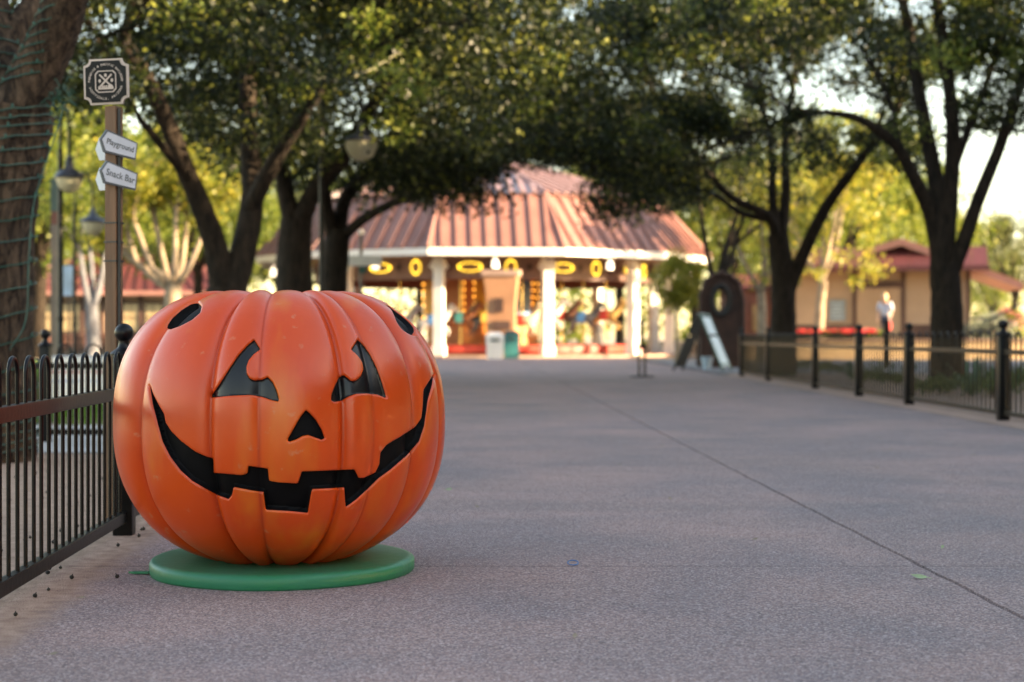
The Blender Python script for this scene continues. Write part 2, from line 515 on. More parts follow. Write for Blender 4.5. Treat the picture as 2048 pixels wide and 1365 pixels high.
# ------------------------------------------------------------ mesh helpers
class MB:
    def __init__(self):
        self.v, self.f = [], []

    def add(self, vs_, fs):
        o = len(self.v)
        self.v += [tuple(p) for p in vs_]
        self.f += [tuple(i + o for i in f) for f in fs]
        return self

    def box(self, c, s, rot=None, bevel=0.0):
        x, y, z = s[0] / 2, s[1] / 2, s[2] / 2
        if bevel <= 0:
            vs_ = [Vector((i * x, j * y, k * z)) for i in (-1, 1) for j in (-1, 1) for k in (-1, 1)]
            fs = [(0, 1, 3, 2), (4, 6, 7, 5), (0, 4, 5, 1), (2, 3, 7, 6), (0, 2, 6, 4), (1, 5, 7, 3)]
        else:
            bm = bmesh.new()
            bmesh.ops.create_cube(bm, size=1)
            for q in bm.verts:
                q.co = Vector((q.co.x * s[0], q.co.y * s[1], q.co.z * s[2]))
            bmesh.ops.bevel(bm, geom=bm.edges[:], offset=bevel, segments=2, affect='EDGES', profile=0.6)
            bm.verts.index_update()
            vs_ = [q.co.copy() for q in bm.verts]
            fs = [tuple(q.index for q in f.verts) for f in bm.faces]
            bm.free()
        if rot is not None:
            vs_ = [rot @ p for p in vs_]
        c = Vector(c)
        return self.add([p + c for p in vs_], fs)

    def tube(self, pts, rad, seg=8, caps=True, wob=0.0, r=None):
        pts = [Vector(p) for p in pts]
        n = len(pts)
        if not isinstance(rad, (list, tuple)):
            rad = [rad] * n
        t = (pts[1] - pts[0]).normalized()
        ref = Vector((1, 0, 0)) if abs(t.x) < 0.8 else Vector((0, 1, 0))
        u = t.cross(ref).normalized()
        vs_, fs = [], []
        for i in range(n):
            a = pts[max(i - 1, 0)]
            b = pts[min(i + 1, n - 1)]
            t = (b - a).normalized()
            u = (u - t * u.dot(t)).normalized()
            w = t.cross(u)
            for k in range(seg):
                an = 2 * PI * k / seg
                q = rad[i] * (1 + (wob * (r or rnd).uniform(-1, 1) if wob else 0))
                vs_.append(pts[i] + (u * math.cos(an) + w * math.sin(an)) * q)
        for i in range(n - 1):
            for k in range(seg):
                k2 = (k + 1) % seg
                fs.append((i * seg + k, i * seg + k2, (i + 1) * seg + k2, (i + 1) * seg + k))
        if caps:
            fs.append(tuple(range(seg - 1, -1, -1)))
            fs.append(tuple((n - 1) * seg + k for k in range(seg)))
        return self.add(vs_, fs)

    def lathe(self, prof, seg=24, c=(0, 0, 0), close=True):
        c = Vector(c)
        vs_, fs = [], []
        for (r, z) in prof:
            for k in range(seg):
                a = 2 * PI * k / seg
                vs_.append(c + Vector((r * math.cos(a), r * math.sin(a), z)))
        n = len(prof)
        for i in range(n - 1):
            for k in range(seg):
                k2 = (k + 1) % seg
                fs.append((i * seg + k, i * seg + k2, (i + 1) * seg + k2, (i + 1) * seg + k))
        if close:
            fs.append(tuple(range(seg - 1, -1, -1)))
            fs.append(tuple((n - 1) * seg + k for k in range(seg)))
        return self.add(vs_, fs)

    def ball(self, c, r, seg=12, rings=8, sc=(1, 1, 1)):
        prof = [(max(r * math.sin(PI * i / rings), 1e-4), -r * math.cos(PI * i / rings)) for i in range(rings + 1)]
        o = len(self.v)
        self.lathe(prof, seg, (0, 0, 0))
        c = Vector(c)
        self.v[o:] = [(p[0] * sc[0] + c.x, p[1] * sc[1] + c.y, p[2] * sc[2] + c.z) for p in self.v[o:]]
        return self

    def prism(self, poly, y0, y1, fn=None):
        """polygon in (x, z) pulled from y0 to y1; fn maps local points"""
        n = len(poly)
        vs_ = [Vector((x, y0, z)) for x, z in poly] + [Vector((x, y1, z)) for x, z in poly]
        if fn:
            vs_ = [fn(p) for p in vs_]
        fs = [tuple(range(n)), tuple(range(2 * n - 1, n - 1, -1))]
        for i in range(n):
            j = (i + 1) % n
            fs.append((j, i, i + n, j + n))
        return self.add(vs_, fs)

    def build(self, name, m, parent=None, smooth=False, angle=None):
        me = bpy.data.meshes.new(name)
        me.from_pydata(self.v, [], self.f)
        me.materials.append(m)
        bm = bmesh.new()
        bm.from_mesh(me)
        bmesh.ops.recalc_face_normals(bm, faces=bm.faces[:])
        bm.to_mesh(me)
        bm.free()
        if smooth:
            me.polygons.foreach_set('use_smooth', [True] * len(me.polygons))
            me.set_sharp_from_angle(angle=R(angle or 40))
        o = bpy.data.objects.new(name, me)
        COL.objects.link(o)
        if parent:
            o.parent = parent
        return o


def tag(o, label=None, cat=None, group=None, kind=None):
    if label:
        o['label'] = label
    if cat:
        o['category'] = cat
    if group:
        o['group'] = group
    if kind:
        o['kind'] = kind
    return o


def thing(name, label, cat, loc=(0, 0, 0), rz=0.0, group=None):
    o = bpy.data.objects.new(name, None)
    o.empty_display_size = 0.2
    COL.objects.link(o)
    o.location = loc
    o.rotation_euler = (0, 0, rz)
    return tag(o, label, cat, group)


def copy_tree(o, parent=None):
    c = o.copy()
    COL.objects.link(c)
    c.parent = parent
    for ch in list(o.children):
        copy_tree(ch, c)
    return c


def part_copy(o, parent, loc=None, rot=None):
    c = o.copy()
    COL.objects.link(c)
    c.parent = parent
    if loc is not None:
        c.location = loc
    if rot is not None:
        c.rotation_euler = rot
    return c


def sheet(name, poly, z, m, nsub=0):
    mb = MB()
    mb.add([(x, y, z) for x, y in poly], [tuple(range(len(poly)))])
    o = mb.build(name, m)
    if o.data.polygons[0].normal.z < 0:
        o.data.flip_normals()
    return tag(o, kind='structure')


# ------------------------------------------------------------ the ground
sheet('ground', [(-500, -60), (500, -60), (500, 700), (-500, 700)], -0.055, M['tan_ground'])
FX = lambda y: -1.246 - 0.0499 * y          # the near left fence line
RX = lambda y: 4.62 - 0.005 * (y - 14.7)     # the right fence line

plaza = tag(bpy.data.objects.new('plaza', None), kind='structure')
COL.objects.link(plaza)
mbj = MB()
mbj.add([(-2.2, -6, -0.02), (6, -6, -0.02), (6, 57, -0.02), (-5.5, 57, -0.02)], [(0, 1, 2, 3)])
jb = mbj.build('joint_bed', M['joint'], plaza)
tag(jb, kind='structure')
JX = lambda y: 1.565 - 0.026 * y             # the long saw-cut joint
bands = [(-5.0, 1.2, 0.006), (1.2, 5.43, 0.006), (5.43, 9.7, 0.006), (9.7, 18.0, 0.003), (18.0, 34.0, 0.003), (34.0, 57.0, 0.003)]
for (y0, y1, g) in bands:
    for side in (0, 1):
        ys = np.linspace(y0 + g / 2, y1 - g / 2, 40)
        mb = MB()
        vs_, fs = [], []
        for i, y in enumerate(ys):
            wob = 0.0028 * math.sin(y * 9.1) + 0.002 * math.sin(y * 23.7 + 1)
            jx = JX(y) + wob
            if side == 0:
                a, b = FX(y) - 0.03 if y < 14 else FX(14) - 0.03 - (y - 14) * 0.09, jx - 0.0055
            else:
                a, b = jx + 0.0055, RX(y) - 0.28
            vs_ += [(a, y, 0), (b - (0.004 if side == 0 else 0), y, 0), (b, y, -0.02), (a + (0.004 if side else 0), y, 0)]
        # top sheet, plus a worn lip falling into the joint
        n = len(ys)
        for i in range(n - 1):
            q = i * 4
            if side == 0:
                fs.append((q, q + 1, q + 5, q + 4))
                fs.append((q + 1, q + 2, q + 6, q + 5))
            else:
                fs.append((q + 3, q + 1, q + 5, q + 7))
        if side == 1:
            o_ = len(vs_)
            for y in ys:
                wob = 0.0028 * math.sin(y * 9.1) + 0.002 * math.sin(y * 23.7 + 1)
                vs_ += [(JX(y) + wob + 0.0055, y, -0.02), (JX(y) + wob + 0.0095, y, 0)]
            for i in range(n - 1):
                fs.append((o_ + 2 * i, o_ + 2 * i + 1, o_ + 2 * i + 3, o_ + 2 * i + 2))
        # cross joint faces
        mb.add(vs_, fs)
        s = mb.build('slab', M['plaza'], plaza)
        for p_ in s.data.polygons:
            pass
        if s.data.polygons[0].normal.z < 0:
            s.data.flip_normals()

# left enclosure, walk and lawn
sheet('soil', [(FX(-5) - 0.03, -5), (FX(10.7) - 0.03, 10.7), (-12, 10.7), (-12, -5)], -0.006, M['soil'])
sheet('walk', [(FX(10.7) - 0.03, 10.7), (FX(14) - 0.03, 14.0), (-16, 14.0), (-16, 10.7)], 0.002, M['concrete'])
sheet('lawn_soil', [(-2.1, 14), (-7.5, 46), (-40, 46), (-16, 14)], -0.01, M['soil'])
sheet('promenade', [(-7.6, 46), (-5.4, 57.2), (-60, 62), (-40, 46)], -0.012, M['tan_ground'])
# right border: kerb strip, planting bed, service road
mb = MB()
mb.add([(RX(8) - 0.277, 8, 0.004), (RX(8) + 0.06, 8, 0.004), (RX(32) + 0.06, 32, 0.004), (RX(32) - 0.277, 32, 0.004)], [(0, 1, 2, 3)])
tag(mb.build('kerb_strip', M['kerb']), kind='structure')
sheet('planting_bed', [(RX(6) + 0.06, 6), (22, 6), (22, 33.5), (RX(33) + 0.06, 33.5)], -0.008, M['mulch'])
sheet('service_road', [(4.4, 33.6), (40, 33.6), (40, 53.5), (4.4, 53.5)], -0.004, M['asphalt'])
sheet('forecourt', [(-7, 57.2), (9, 57.2), (12, 90), (-12, 90)], -0.002, M['tan_ground'])


def leaves(name, centers, radii, per, size, m, parent=None, seed=1, flat=0.7, aspect=0.5, droop=0.0, up=0.35):
    """a crown of separate small leaves spread through clumps"""
    g = np.random.default_rng(seed)
    c = np.repeat(np.asarray(centers, float), per, axis=0)
    r = np.repeat(np.asarray(radii, float), per)
    n = len(c)
    d = g.normal(size=(n, 3))
    d /= np.linalg.norm(d, axis=1)[:, None]
    d *= (g.random(n) ** 0.45)[:, None]
    d[:, 2] *= flat
    p = c + d * r[:, None]
    a = g.normal(size=(n, 3))
    a[:, 2] -= droop
    a /= np.linalg.norm(a, axis=1)[:, None]
    nr = g.normal(size=(n, 3))
    nr[:, 2] += up
    b = np.cross(a, nr)
    b /= np.linalg.norm(b, axis=1)[:, None] + 1e-9
    s = size * g.uniform(0.7, 1.3, n)
    a = a * s[:, None]
    b = b * (s * aspect * 0.5)[:, None]
    v = np.empty((n, 4, 3))
    v[:, 0] = p
    v[:, 1] = p + a * 0.45 + b
    v[:, 2] = p + a
    v[:, 3] = p + a * 0.45 - b
    me = bpy.data.meshes.new(name)
    me.vertices.add(n * 4)
    me.vertices.foreach_set('co', v.reshape(-1).astype(np.float32))
    me.loops.add(n * 4)
    me.loops.foreach_set('vertex_index', np.arange(n * 4, dtype=np.int32))
    me.polygons.add(n)
    me.polygons.foreach_set('loop_start', np.arange(0, n * 4, 4, dtype=np.int32))
    me.update(calc_edges=True)
    me.materials.append(m)
    o = bpy.data.objects.new(name, me)
    COL.objects.link(o)
    if parent:
        o.parent = parent
    return o


def blades(name, pts, h, m, parent=None, seed=3, w=0.006):
    g = np.random.default_rng(seed)
    p = np.asarray(pts, float)
    n = len(p)
    hh = h * g.uniform(0.6, 1.3, n)
    an = g.uniform(0, 2 * PI, n)
    tilt = g.uniform(0, 0.5, n)
    dx, dy = np.cos(an), np.sin(an)
    v = np.empty((n, 3, 3))
    v[:, 0] = p + np.stack([-dy * w, dx * w, 0 * dx], 1)
    v[:, 1] = p + np.stack([dy * w, -dx * w, 0 * dx], 1)
    v[:, 2] = p + np.stack([dx * tilt * hh, dy * tilt * hh, hh], 1)
    me = bpy.data.meshes.new(name)
    me.vertices.add(n * 3)
    me.vertices.foreach_set('co', v.reshape(-1).astype(np.float32))
    me.loops.add(n * 3)
    me.loops.foreach_set('vertex_index', np.arange(n * 3, dtype=np.int32))
    me.polygons.add(n)
    me.polygons.foreach_set('loop_start', np.arange(0, n * 3, 3, dtype=np.int32))
    me.update(calc_edges=True)
    me.materials.append(m)
    o = bpy.data.objects.new(name, me)
    COL.objects.link(o)
    if parent:
        o.parent = parent
    return o


gx = nrg.uniform(-9.5, -2.3, 26000)
gy = nrg.uniform(14.05, 26, 26000)
keep = gx < -2.1 - (gy - 14) * 0.17
gp = np.stack([gx[keep], gy[keep], np.full(keep.sum(), -0.01)], 1)
tag(blades('grass', gp, 0.085, M['grass'], seed=5, w=0.012), kind='stuff')
gx = nrg.uniform(-30, -4, 26000)
gy = nrg.uniform(26, 46, 26000)
gp = np.stack([gx, gy, np.full(len(gx), -0.01)], 1)
gp = gp[gx < -4.4 - (gy - 26) * 0.16]
tag(blades('grass', gp, 0.13, M['grass'], seed=6, w=0.03), kind='stuff')

# ------------------------------------------------------------ giant pumpkin
PC = Vector((-0.7925, 5.35, 0.507))
PR, PH = 0.561, 0.486
pk = thing('giant_pumpkin', 'giant orange carved pumpkin figure with a jagged grin on a round green base', 'pumpkin decoration',
           (PC.x, PC.y, 0))


def make_pumpkin():
    
    # columns: dense where it faces the plaza, coarse at the back; angle 0 faces the lens
    th = np.concatenate([np.arange(-104, 104.01, 0.55), np.arange(107, 254, 3.0)]) * PI / 180
    nc = len(th)
    ph = np.linspace(-PI / 2, PI / 2, 2001)

    def prof(p):
        c, s = np.abs(np.cos(p)), np.abs(np.sin(p))
        n = np.where(p > 0, 2.42, 2.36)
        return PR * c ** (2 / n), PH * np.sign(p) * s ** (2 / n)
    r_, z_ = prof(ph)
    arc = np.concatenate([[0], np.cumsum(np.hypot(np.diff(r_), np.diff(z_)))])
    nr = 300
    pp = np.interp(np.linspace(0.004, 0.996, nr) * arc[-1], arc, ph)
    rr, zz = prof(pp)
    # groove angles and depths (fraction of the radius)
    gr = [(-98, .055), (-73, .035), (-48, .075), (-15.5, .070), (1.5, .034), (29.5, .060), (40.5, .026), (62, .070), (84, .055),
          (108, .06), (134, .06), (160, .06), (186, .06), (212, .06), (238, .06), (262, .055)]
    ga = np.array([g[0] for g in gr]) * PI / 180
    gd = np.array([g[1] for g in gr])
    t = np.where(th < ga[0], th + 2 * PI, th)
    k = np.clip(np.searchsorted(ga, t, side='right') - 1, 0, len(ga) - 2)
    u = (t - ga[k]) / (ga[k + 1] - ga[k])
    d = gd[k] * (1 - u) + gd[k + 1] * u
    w = np.abs(2 * u - 1)
    wid = (ga[k + 1] - ga[k])
    groove = 1.22 * d * (0.42 * w ** 2 + 0.58 * w ** np.where(wid > 0.35, 6.5, 4))
    ribv = 1 - w ** 4
    T, Pp = np.meshgrid(th, pp, indexing='xy')
    Rr, Tt = np.meshgrid(rr, th, indexing='ij')
    Zz, _ = np.meshgrid(zz, th, indexing='ij')
    G, _ = np.meshgrid(groove, pp, indexing='xy')
    RV, _ = np.meshgrid(ribv, pp, indexing='xy')
    # grooves run a little deeper towards crown and foot
    G = G * (0.80 + 0.5 * np.abs(np.sin(Pp)) ** 4)
    wav = 0.006 * np.sin(3 * Tt + 1.3) * np.cos(2 * Pp) + 0.005 * np.sin(5 * Tt + 2 * Pp)
    S = (1 - G + wav)
    X = Rr * np.sin(Tt) * S
    Y = -Rr * np.cos(Tt) * S
    # a sunken crown round the stalk
    rn = Rr / PR
    dip = np.where(Zz > 0, 0.10 * np.exp(-(rn / 0.34) ** 2), 0)
    Z = Zz * (1 - G * 0.75) - dip * 0.8
    Nn = np.stack([np.sign(np.sin(Tt)) * np.abs(np.sin(Tt)) * (rn ** 1.32) / PR, -np.cos(Tt) * (rn ** 1.32) / PR,
                   np.sign(Zz) * (np.abs(Zz) / PH) ** 1.32 / PH], -1)
    Nn /= np.linalg.norm(Nn, axis=-1)[..., None] + 1e-9
    pos = np.stack([X, Y, Z + PC.z], -1)
    nrow, ncol = pos.shape[:2]
    pos = pos.reshape(-1, 3)
    Nn = Nn.reshape(-1, 3)
    RV = RV.reshape(-1)
    # where each point lies in the traced drawing of the face
    wx = pos[:, 0] + PC.x
    wy = pos[:, 1] + PC.y
    wz = pos[:, 2]
    px = 1024 + FPX * wx / wy
    py = HOR - FPX * (wz - EYE) / wy
    view = np.stack([-wx, -wy, EYE - wz], 1)
    view /= np.linalg.norm(view, axis=1)[:, None]
    front = (Nn * view).sum(1) > -0.05

    za = lambda L: np.array([(400 + x / 3.25, 660 + y / 3.25) for x, y in L])
    zb = lambda L: np.array([(200 + x / 2.1333, 560 + y / 2.1333) for x, y in L])
    eyeL = za([(350, 62), (388, 122), (345, 152), (312, 192), (296, 235), (298, 280), (318, 315), (350, 330), (400, 325), (440, 308),
               (470, 340), (495, 395), (512, 455), (505, 463), (460, 452), (400, 432), (330, 420), (250, 422), (160, 428), (80, 437),
               (72, 426), (130, 345), (190, 250), (250, 160), (310, 95)])
    eyeR = za([(1030, 62), (990, 125), (1030, 160), (1062, 205), (1070, 255), (1055, 300), (1015, 333), (985, 333), (960, 310),
               (935, 290), (910, 312), (885, 360), (862, 420), (858, 455), (875, 466), (920, 458), (970, 430), (1020, 412), (1090, 410),
               (1160, 418), (1215, 440), (1205, 400), (1180, 320), (1150, 240), (1110, 160), (1070, 100)])
    nose = za([(690, 526), (660, 562), (620, 630), (572, 715), (578, 728), (625, 712), (665, 690), (700, 682), (740, 695), (792, 714),
               (810, 706), (790, 650), (755, 590), (715, 545)])
    mouth = zb([(209, 452), (222, 490), (242, 530), (268, 575), (274, 610), (300, 650), (340, 690), (400, 735), (450, 758), (478, 765),
                (481, 828), (520, 831), (600, 838), (628, 831), (633, 798), (714, 810), (719, 862), (760, 870), (846, 874), (863, 822),
                (960, 819), (1088, 813), (1106, 850), (1130, 850), (1180, 825), (1197, 790), (1201, 740), (1226, 708), (1290, 670),
                (1350, 630), (1377, 592), (1383, 540), (1386, 470), (1428, 405), (1421, 450), (1404, 510), (1396, 570), (1388, 625),
                (1366, 690), (1312, 752), (1242, 812), (1190, 850), (1140, 900), (1090, 945), (1052, 972), (1046, 888), (905, 895),
                (898, 925), (886, 998), (800, 990), (708, 985), (698, 908), (640, 900), (566, 885), (560, 920), (546, 938), (500, 922),
                (450, 895), (390, 860), (340, 815), (295, 755), (262, 690), (246, 630), (236, 590), (220, 530)])
    holeL = zb([(283, 203), (300, 206), (340, 192), (390, 166), (424, 136), (430, 110), (416, 94), (386, 99), (345, 124), (305, 160),
                (286, 188)])

    def sdist(poly):
        """signed distance to the outline in pixels, negative inside"""
        lo, hi = poly.min(0) - 14, poly.max(0) + 14
        m_ = front & (px > lo[0]) & (px < hi[0]) & (py > lo[1]) & (py < hi[1])
        q = np.stack([px[m_], py[m_]], 1)
        best = np.full(len(q), 1e9)
        ins = np.zeros(len(q), bool)
        for i in range(len(poly)):
            a, b = poly[i], poly[(i + 1) % len(poly)]
            e = b - a
            tt = np.clip(((q - a) @ e) / (e @ e), 0, 1)
            dd = np.hypot(*(q - a - tt[:, None] * e).T)
            best = np.minimum(best, dd)
            c = ((a[1] <= q[:, 1]) & (b[1] > q[:, 1])) | ((b[1] <= q[:, 1]) & (a[1] > q[:, 1]))
            xi = a[0] + (q[:, 1] - a[1]) / (b[1] - a[1] + 1e-12) * e[0]
            ins ^= c & (q[:, 0] < xi)
        o = np.full(len(px), 60.0)
        o[m_] = np.where(ins, -best, best)
        return o
    feats = [('eye', eyeL, 'black_gloss'), ('eye', eyeR, 'black_gloss'), ('nose', nose, 'black_inside'), ('mouth', mouth, 'black_inside'),
             ('side_hole', holeL, 'black_inside')]
    SD = [sdist(f[1]) for f in feats]
    # the matching hole on the far cheek, a slanting oval set out on the shell itself
    TH = np.tile(th, nrow)
    PHI = np.repeat(pp, ncol)
    hc_p = R(50.0)
    ev = (0.00111, 0.0036)
    evec = np.array([[-0.534, -0.845], [-0.845, 0.534]])
    u2 = -(TH - R(83.0)) * PR * np.cos(hc_p) * 1.15
    v2 = (PHI - hc_p + 0.12) * 0.5
    w1 = (u2 * evec[0, 0] + v2 * evec[1, 0]) / (2 * math.sqrt(ev[0]))
    w2 = (u2 * evec[0, 1] + v2 * evec[1, 1]) / (2 * math.sqrt(ev[1]))
    q = np.hypot(w1, w2)
    SD.append(np.where(q < 2, (q - 1) * 2 * math.sqrt(ev[0]) * 585, 60.0))
    feats.append(('side_hole', None, 'black_inside'))
    SD = np.stack(SD, 0)
    fid = SD.argmin(0)
    sd = SD.min(0)
    A = np.concatenate([pos, Nn, RV[:, None], sd[:, None], fid[:, None].astype(float)], 1)        # one row per vertex
    ii, jj = np.meshgrid(np.arange(nrow - 1), np.arange(ncol), indexing='ij')
    j2 = (jj + 1) % ncol
    Q = np.stack([ii * ncol + jj, ii * ncol + j2, (ii + 1) * ncol + j2, (ii + 1) * ncol + jj], -1).reshape(-1, 4)
    qs = sd[Q]
    far = (qs.min(1) > 6.0) | (qs.max(1) < -1.6)
    shell_far = Q[far & (qs.max(1) > 0)]
    in_far = Q[far & (qs.max(1) < 0)]
    polys = [tuple(x) for x in Q[~far]]
    rows = [tuple(x) for x in A]
    SDv = [x[7] for x in rows]
    for iso in (5.0, 3.4, 1.9, 0.7, -0.9):
        cache = {}
        out = []
        for pl in polys:
            s_ = [SDv[i] - iso for i in pl]
            if all(x >= 0 for x in s_) or all(x < 0 for x in s_):
                out.append(pl)
                continue
            pa, pb = [], []
            n = len(pl)
            for a in range(n):
                i, j = pl[a], pl[(a + 1) % n]
                (pa if s_[a] >= 0 else pb).append(i)
                if (s_[a] >= 0) != (s_[(a + 1) % n] >= 0):
                    key = (min(i, j), max(i, j))
                    if key not in cache:
                        i0, j0 = key
                        tt = (iso - SDv[i0]) / (SDv[j0] - SDv[i0])
                        tt = min(max(tt, 0.02), 0.98)
                        row = tuple(x + (y - x) * tt for x, y in zip(rows[i0], rows[j0]))[:8] + (rows[i0][8],)
                        rows.append(row)
                        SDv.append(iso)
                        cache[key] = len(rows) - 1
                    pa.append(cache[key])
                    pb.append(cache[key])
            if len(pa) > 2:
                out.append(tuple(pa))
            if len(pb) > 2:
                out.append(tuple(pb))
        polys = out
    A = np.array(rows)
    s = np.array(SDv)
    # inward step: a rounded lip, then a wall to the sunken black panel
    lip = np.clip((5.0 - s) / 4.3, 0, 1)
    dep = 0.006 * (1 - np.sqrt(np.clip(1 - lip ** 2, 0, 1)))
    FI = np.rint(A[:, 8]).astype(int)
    fd = np.array([0.013, 0.013, 0.022, 0.026, 0.022, 0.022])[FI]
    dep = np.where(s < 0.7, 0.006 + (fd - 0.006) * np.clip((0.7 - s) / 1.6, 0, 1), dep)
    puff = 0.0
    V = A[:, :3] - A[:, 3:6] * (dep)[:, None]
    V[:, 2] = np.maximum(V[:, 2], 0.046)
    shell_polys = [tuple(int(i) for i in x) for x in shell_far]
    feat_polys = [[] for _ in feats]
    for x in in_far:
        feat_polys[fid[x[0]]].append(tuple(int(i) for i in x))
    n0 = len(fid)
    for pl in polys:
        if max(s[i] for i in pl) <= 0.7 + 1e-6:
            feat_polys[FI[pl[0]]].append(pl)
        else:
            shell_polys.append(pl)

    def mk(name, pls, m, attr=True):
        used = sorted({i for p_ in pls for i in p_})
        mp_ = {o_: n_ for n_, o_ in enumerate(used)}
        me = bpy.data.meshes.new(name)
        me.from_pydata([tuple(V[i]) for i in used], [], [tuple(mp_[i] for i in p_) for p_ in pls])
        me.materials.append(m)
        me.polygons.foreach_set('use_smooth', [True] * len(me.polygons))
        if attr:
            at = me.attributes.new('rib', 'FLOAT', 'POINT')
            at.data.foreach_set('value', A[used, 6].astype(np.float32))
        o = bpy.data.objects.new(name, me)
        COL.objects.link(o)
        o.parent = pk
        return o
    for fi in (4, 5):                      # stray slivers at a hole's rim belong to the shell
        pls = feat_polys[fi]
        par = {}

        def find(a):
            while par.setdefault(a, a) != a:
                par[a] = par[par[a]]
                a = par[a]
            return a
        for p_ in pls:
            for i in p_[1:]:
                par[find(i)] = find(p_[0])
        cnt = {}
        for p_ in pls:
            cnt[find(p_[0])] = cnt.get(find(p_[0]), 0) + 1
        if cnt:
            bigr = max(cnt, key=cnt.get)
            shell_polys += [p_ for p_ in pls if find(p_[0]) != bigr]
            feat_polys[fi] = [p_ for p_ in pls if find(p_[0]) == bigr]
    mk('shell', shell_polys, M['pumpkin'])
    for (nm, _, mt_), pls in zip(feats, feat_polys):
        if pls:
            mk(nm, pls, M[mt_], False)


make_pumpkin()
# green base
mb = MB()
BR = 0.447
prof = [(0.001, 0.0), (BR - 0.004, 0.0), (BR, 0.006), (BR + 0.001, 0.034), (BR - 0.004, 0.043), (BR - 0.014, 0.048), (BR - 0.03, 0.049),
        (0.30, 0.048), (0.001, 0.048)]
mb.lathe(prof, 96, (0.008, -0.01, 0), close=False)
bs = mb.build('base', M['base_green'], pk, True, 60)
for v_ in bs.data.vertices:
    a_ = math.atan2(v_.co.y, v_.co.x)
    k_ = 1 + 0.006 * math.sin(3 * a_ + 1) + 0.004 * math.sin(7 * a_)
    v_.co.x *= k_
    v_.co.y *= k_
mb = MB()
mb.prism([(-0.05, 0.0), (-0.03, -0.016), (0.02, -0.018), (0.02, 0.014), (-0.03, 0.012)], 0.003, 0.009,
         lambda p: Vector((p.x - 0.445, p.z - 0.10, p.y)))
mb.build('tab', M['base_green'], pk)
# ------------------------------------------------------------ hooped iron fences
POST_H = 0.735


def post_mesh():
    mb = MB()
    mb.box((0, 0, 0.36), (0.078, 0.078, 0.72), bevel=0.004)
    mb.lathe([(0.058, 0.72), (0.058, 0.728), (0.046, 0.738), (0.030, 0.748), (0.024, 0.756), (0.020, 0.775), (0.022, 0.785)], 20)
    return mb


def ball_mesh():
    mb = MB()
    mb.ball((0, 0, 0.812), 0.038, 20, 14)
    return mb


def hoop_mesh(w, zb_, zt, r_=0.0066):
    pts = [(-w / 2, 0, zb_)]
    rr_ = w / 2
    n = 8
    pts.append((-w / 2, 0, (zb_ + zt) / 2))
    for i in range(n + 1):
        a = PI - PI * i / n
        pts.append((rr_ * math.cos(a), 0, zt - rr_ + rr_ * math.sin(a)))
    pts += [(w / 2, 0, (zb_ + zt) / 2), (w / 2, 0, zb_)]
    return MB().tube(pts, r_, 8, False)


protos = {}


def fence(label, pts, pitch, rail_z=0.595, bot_z=0.075, top=0.735, name='iron_fence', stout=1.0, tall=1.0, bar=0.0066):
    """hooped fence through the posts pts = [(x, y), ...]"""
    o0 = Vector((pts[0][0], pts[0][1], 0))
    root = thing(name, label, 'fence', o0)
    for (x, y) in pts:
        an = math.atan2(pts[1][1] - pts[0][1], pts[1][0] - pts[0][0])
        if 'post' not in protos:
            po = post_mesh().build('post', M['black_metal'], root, True, 30)
            fi = ball_mesh().build('finial', M['black_metal'], po, True)
            protos['post'] = po
            protos['finial'] = fi
        else:
            po = part_copy(protos['post'], root)
            fi = part_copy(protos['finial'], po, (0, 0, 0))
        po.location = (x - o0.x, y - o0.y, 0)
        po.rotation_euler = (0, 0, an)
        po.scale = (stout, stout, tall)
        fi.scale = (1, 1, 1)
    for i in range(len(pts) - 1):
        a = Vector((pts[i][0], pts[i][1], 0)) - o0
        b = Vector((pts[i + 1][0], pts[i + 1][1], 0)) - o0
        d = (b - a)
        ln = d.length
        d.normalize()
        an = math.atan2(d.y, d.x)
        rot = Matrix.Rotation(an, 3, 'Z')
        a2, b2 = a + d * 0.037, b - d * 0.037
        c = (a2 + b2) / 2
        L_ = (b2 - a2).length
        MB().box(c + Vector((0, 0, rail_z - 0.022)), (L_, 0.036, 0.046), rot, bevel=0.003).build('top_rail', M['rail_metal'], root)
        MB().box(c + Vector((0, 0, bot_z)), (L_, 0.034, 0.044), rot, bevel=0.003).build('bottom_rail', M['black_metal'], root)
        n = max(1, round((L_ - 0.02) / pitch))
        for k in range(n):
            t_ = (k + 0.5) / n * L_
            q = a2 + d * t_
            key = ('hoop', round(pitch, 2), top)
            if key not in protos:
                h = hoop_mesh(pitch * 0.5, bot_z, top, bar).build('hoop', M['black_metal'], root, True, 80)
                protos[key] = h
            else:
                h = part_copy(protos[key], root)
            h.location = q
            h.rotation_euler = (0, 0, an)
    return root


zs = [3.35, 6.29, 9.0, 11.6]
fence('black hooped iron fence running past the giant pumpkin at the left', [(FX(z), z) for z in zs], 0.196)
fence('black hooped iron fence crossing behind the big trunk wrapped in green wires', [(FX(11.75) - 0.08, 11.75), (-3.52, 11.8), (-6.1, 11.85), (-8.7, 11.9)], 0.208)
zr = [11.4, 14.72, 18.14, 20.7, 23.6, 27.8, 30.9]
fence('long black hooped iron fence along the right edge of the plaza', [(RX(z), z) for z in zr], 0.28, rail_z=0.67, top=0.835, stout=1.3, tall=1.12, bar=0.0105)
# a lone post and low rails by the road behind the right fence
bo = thing('bollard', 'slim black ball-topped post standing alone behind the right fence', 'bollard', P(1773, 735, 39.7))
bo.location.z = 0
MB().box((0, 0, 0.55), (0.15, 0.15, 1.1), bevel=0.01).build('shaft', M['black_metal'], bo)
MB().ball((0, 0, 1.15), 0.085, 12, 8).build('finial', M['black_metal'], bo, True)


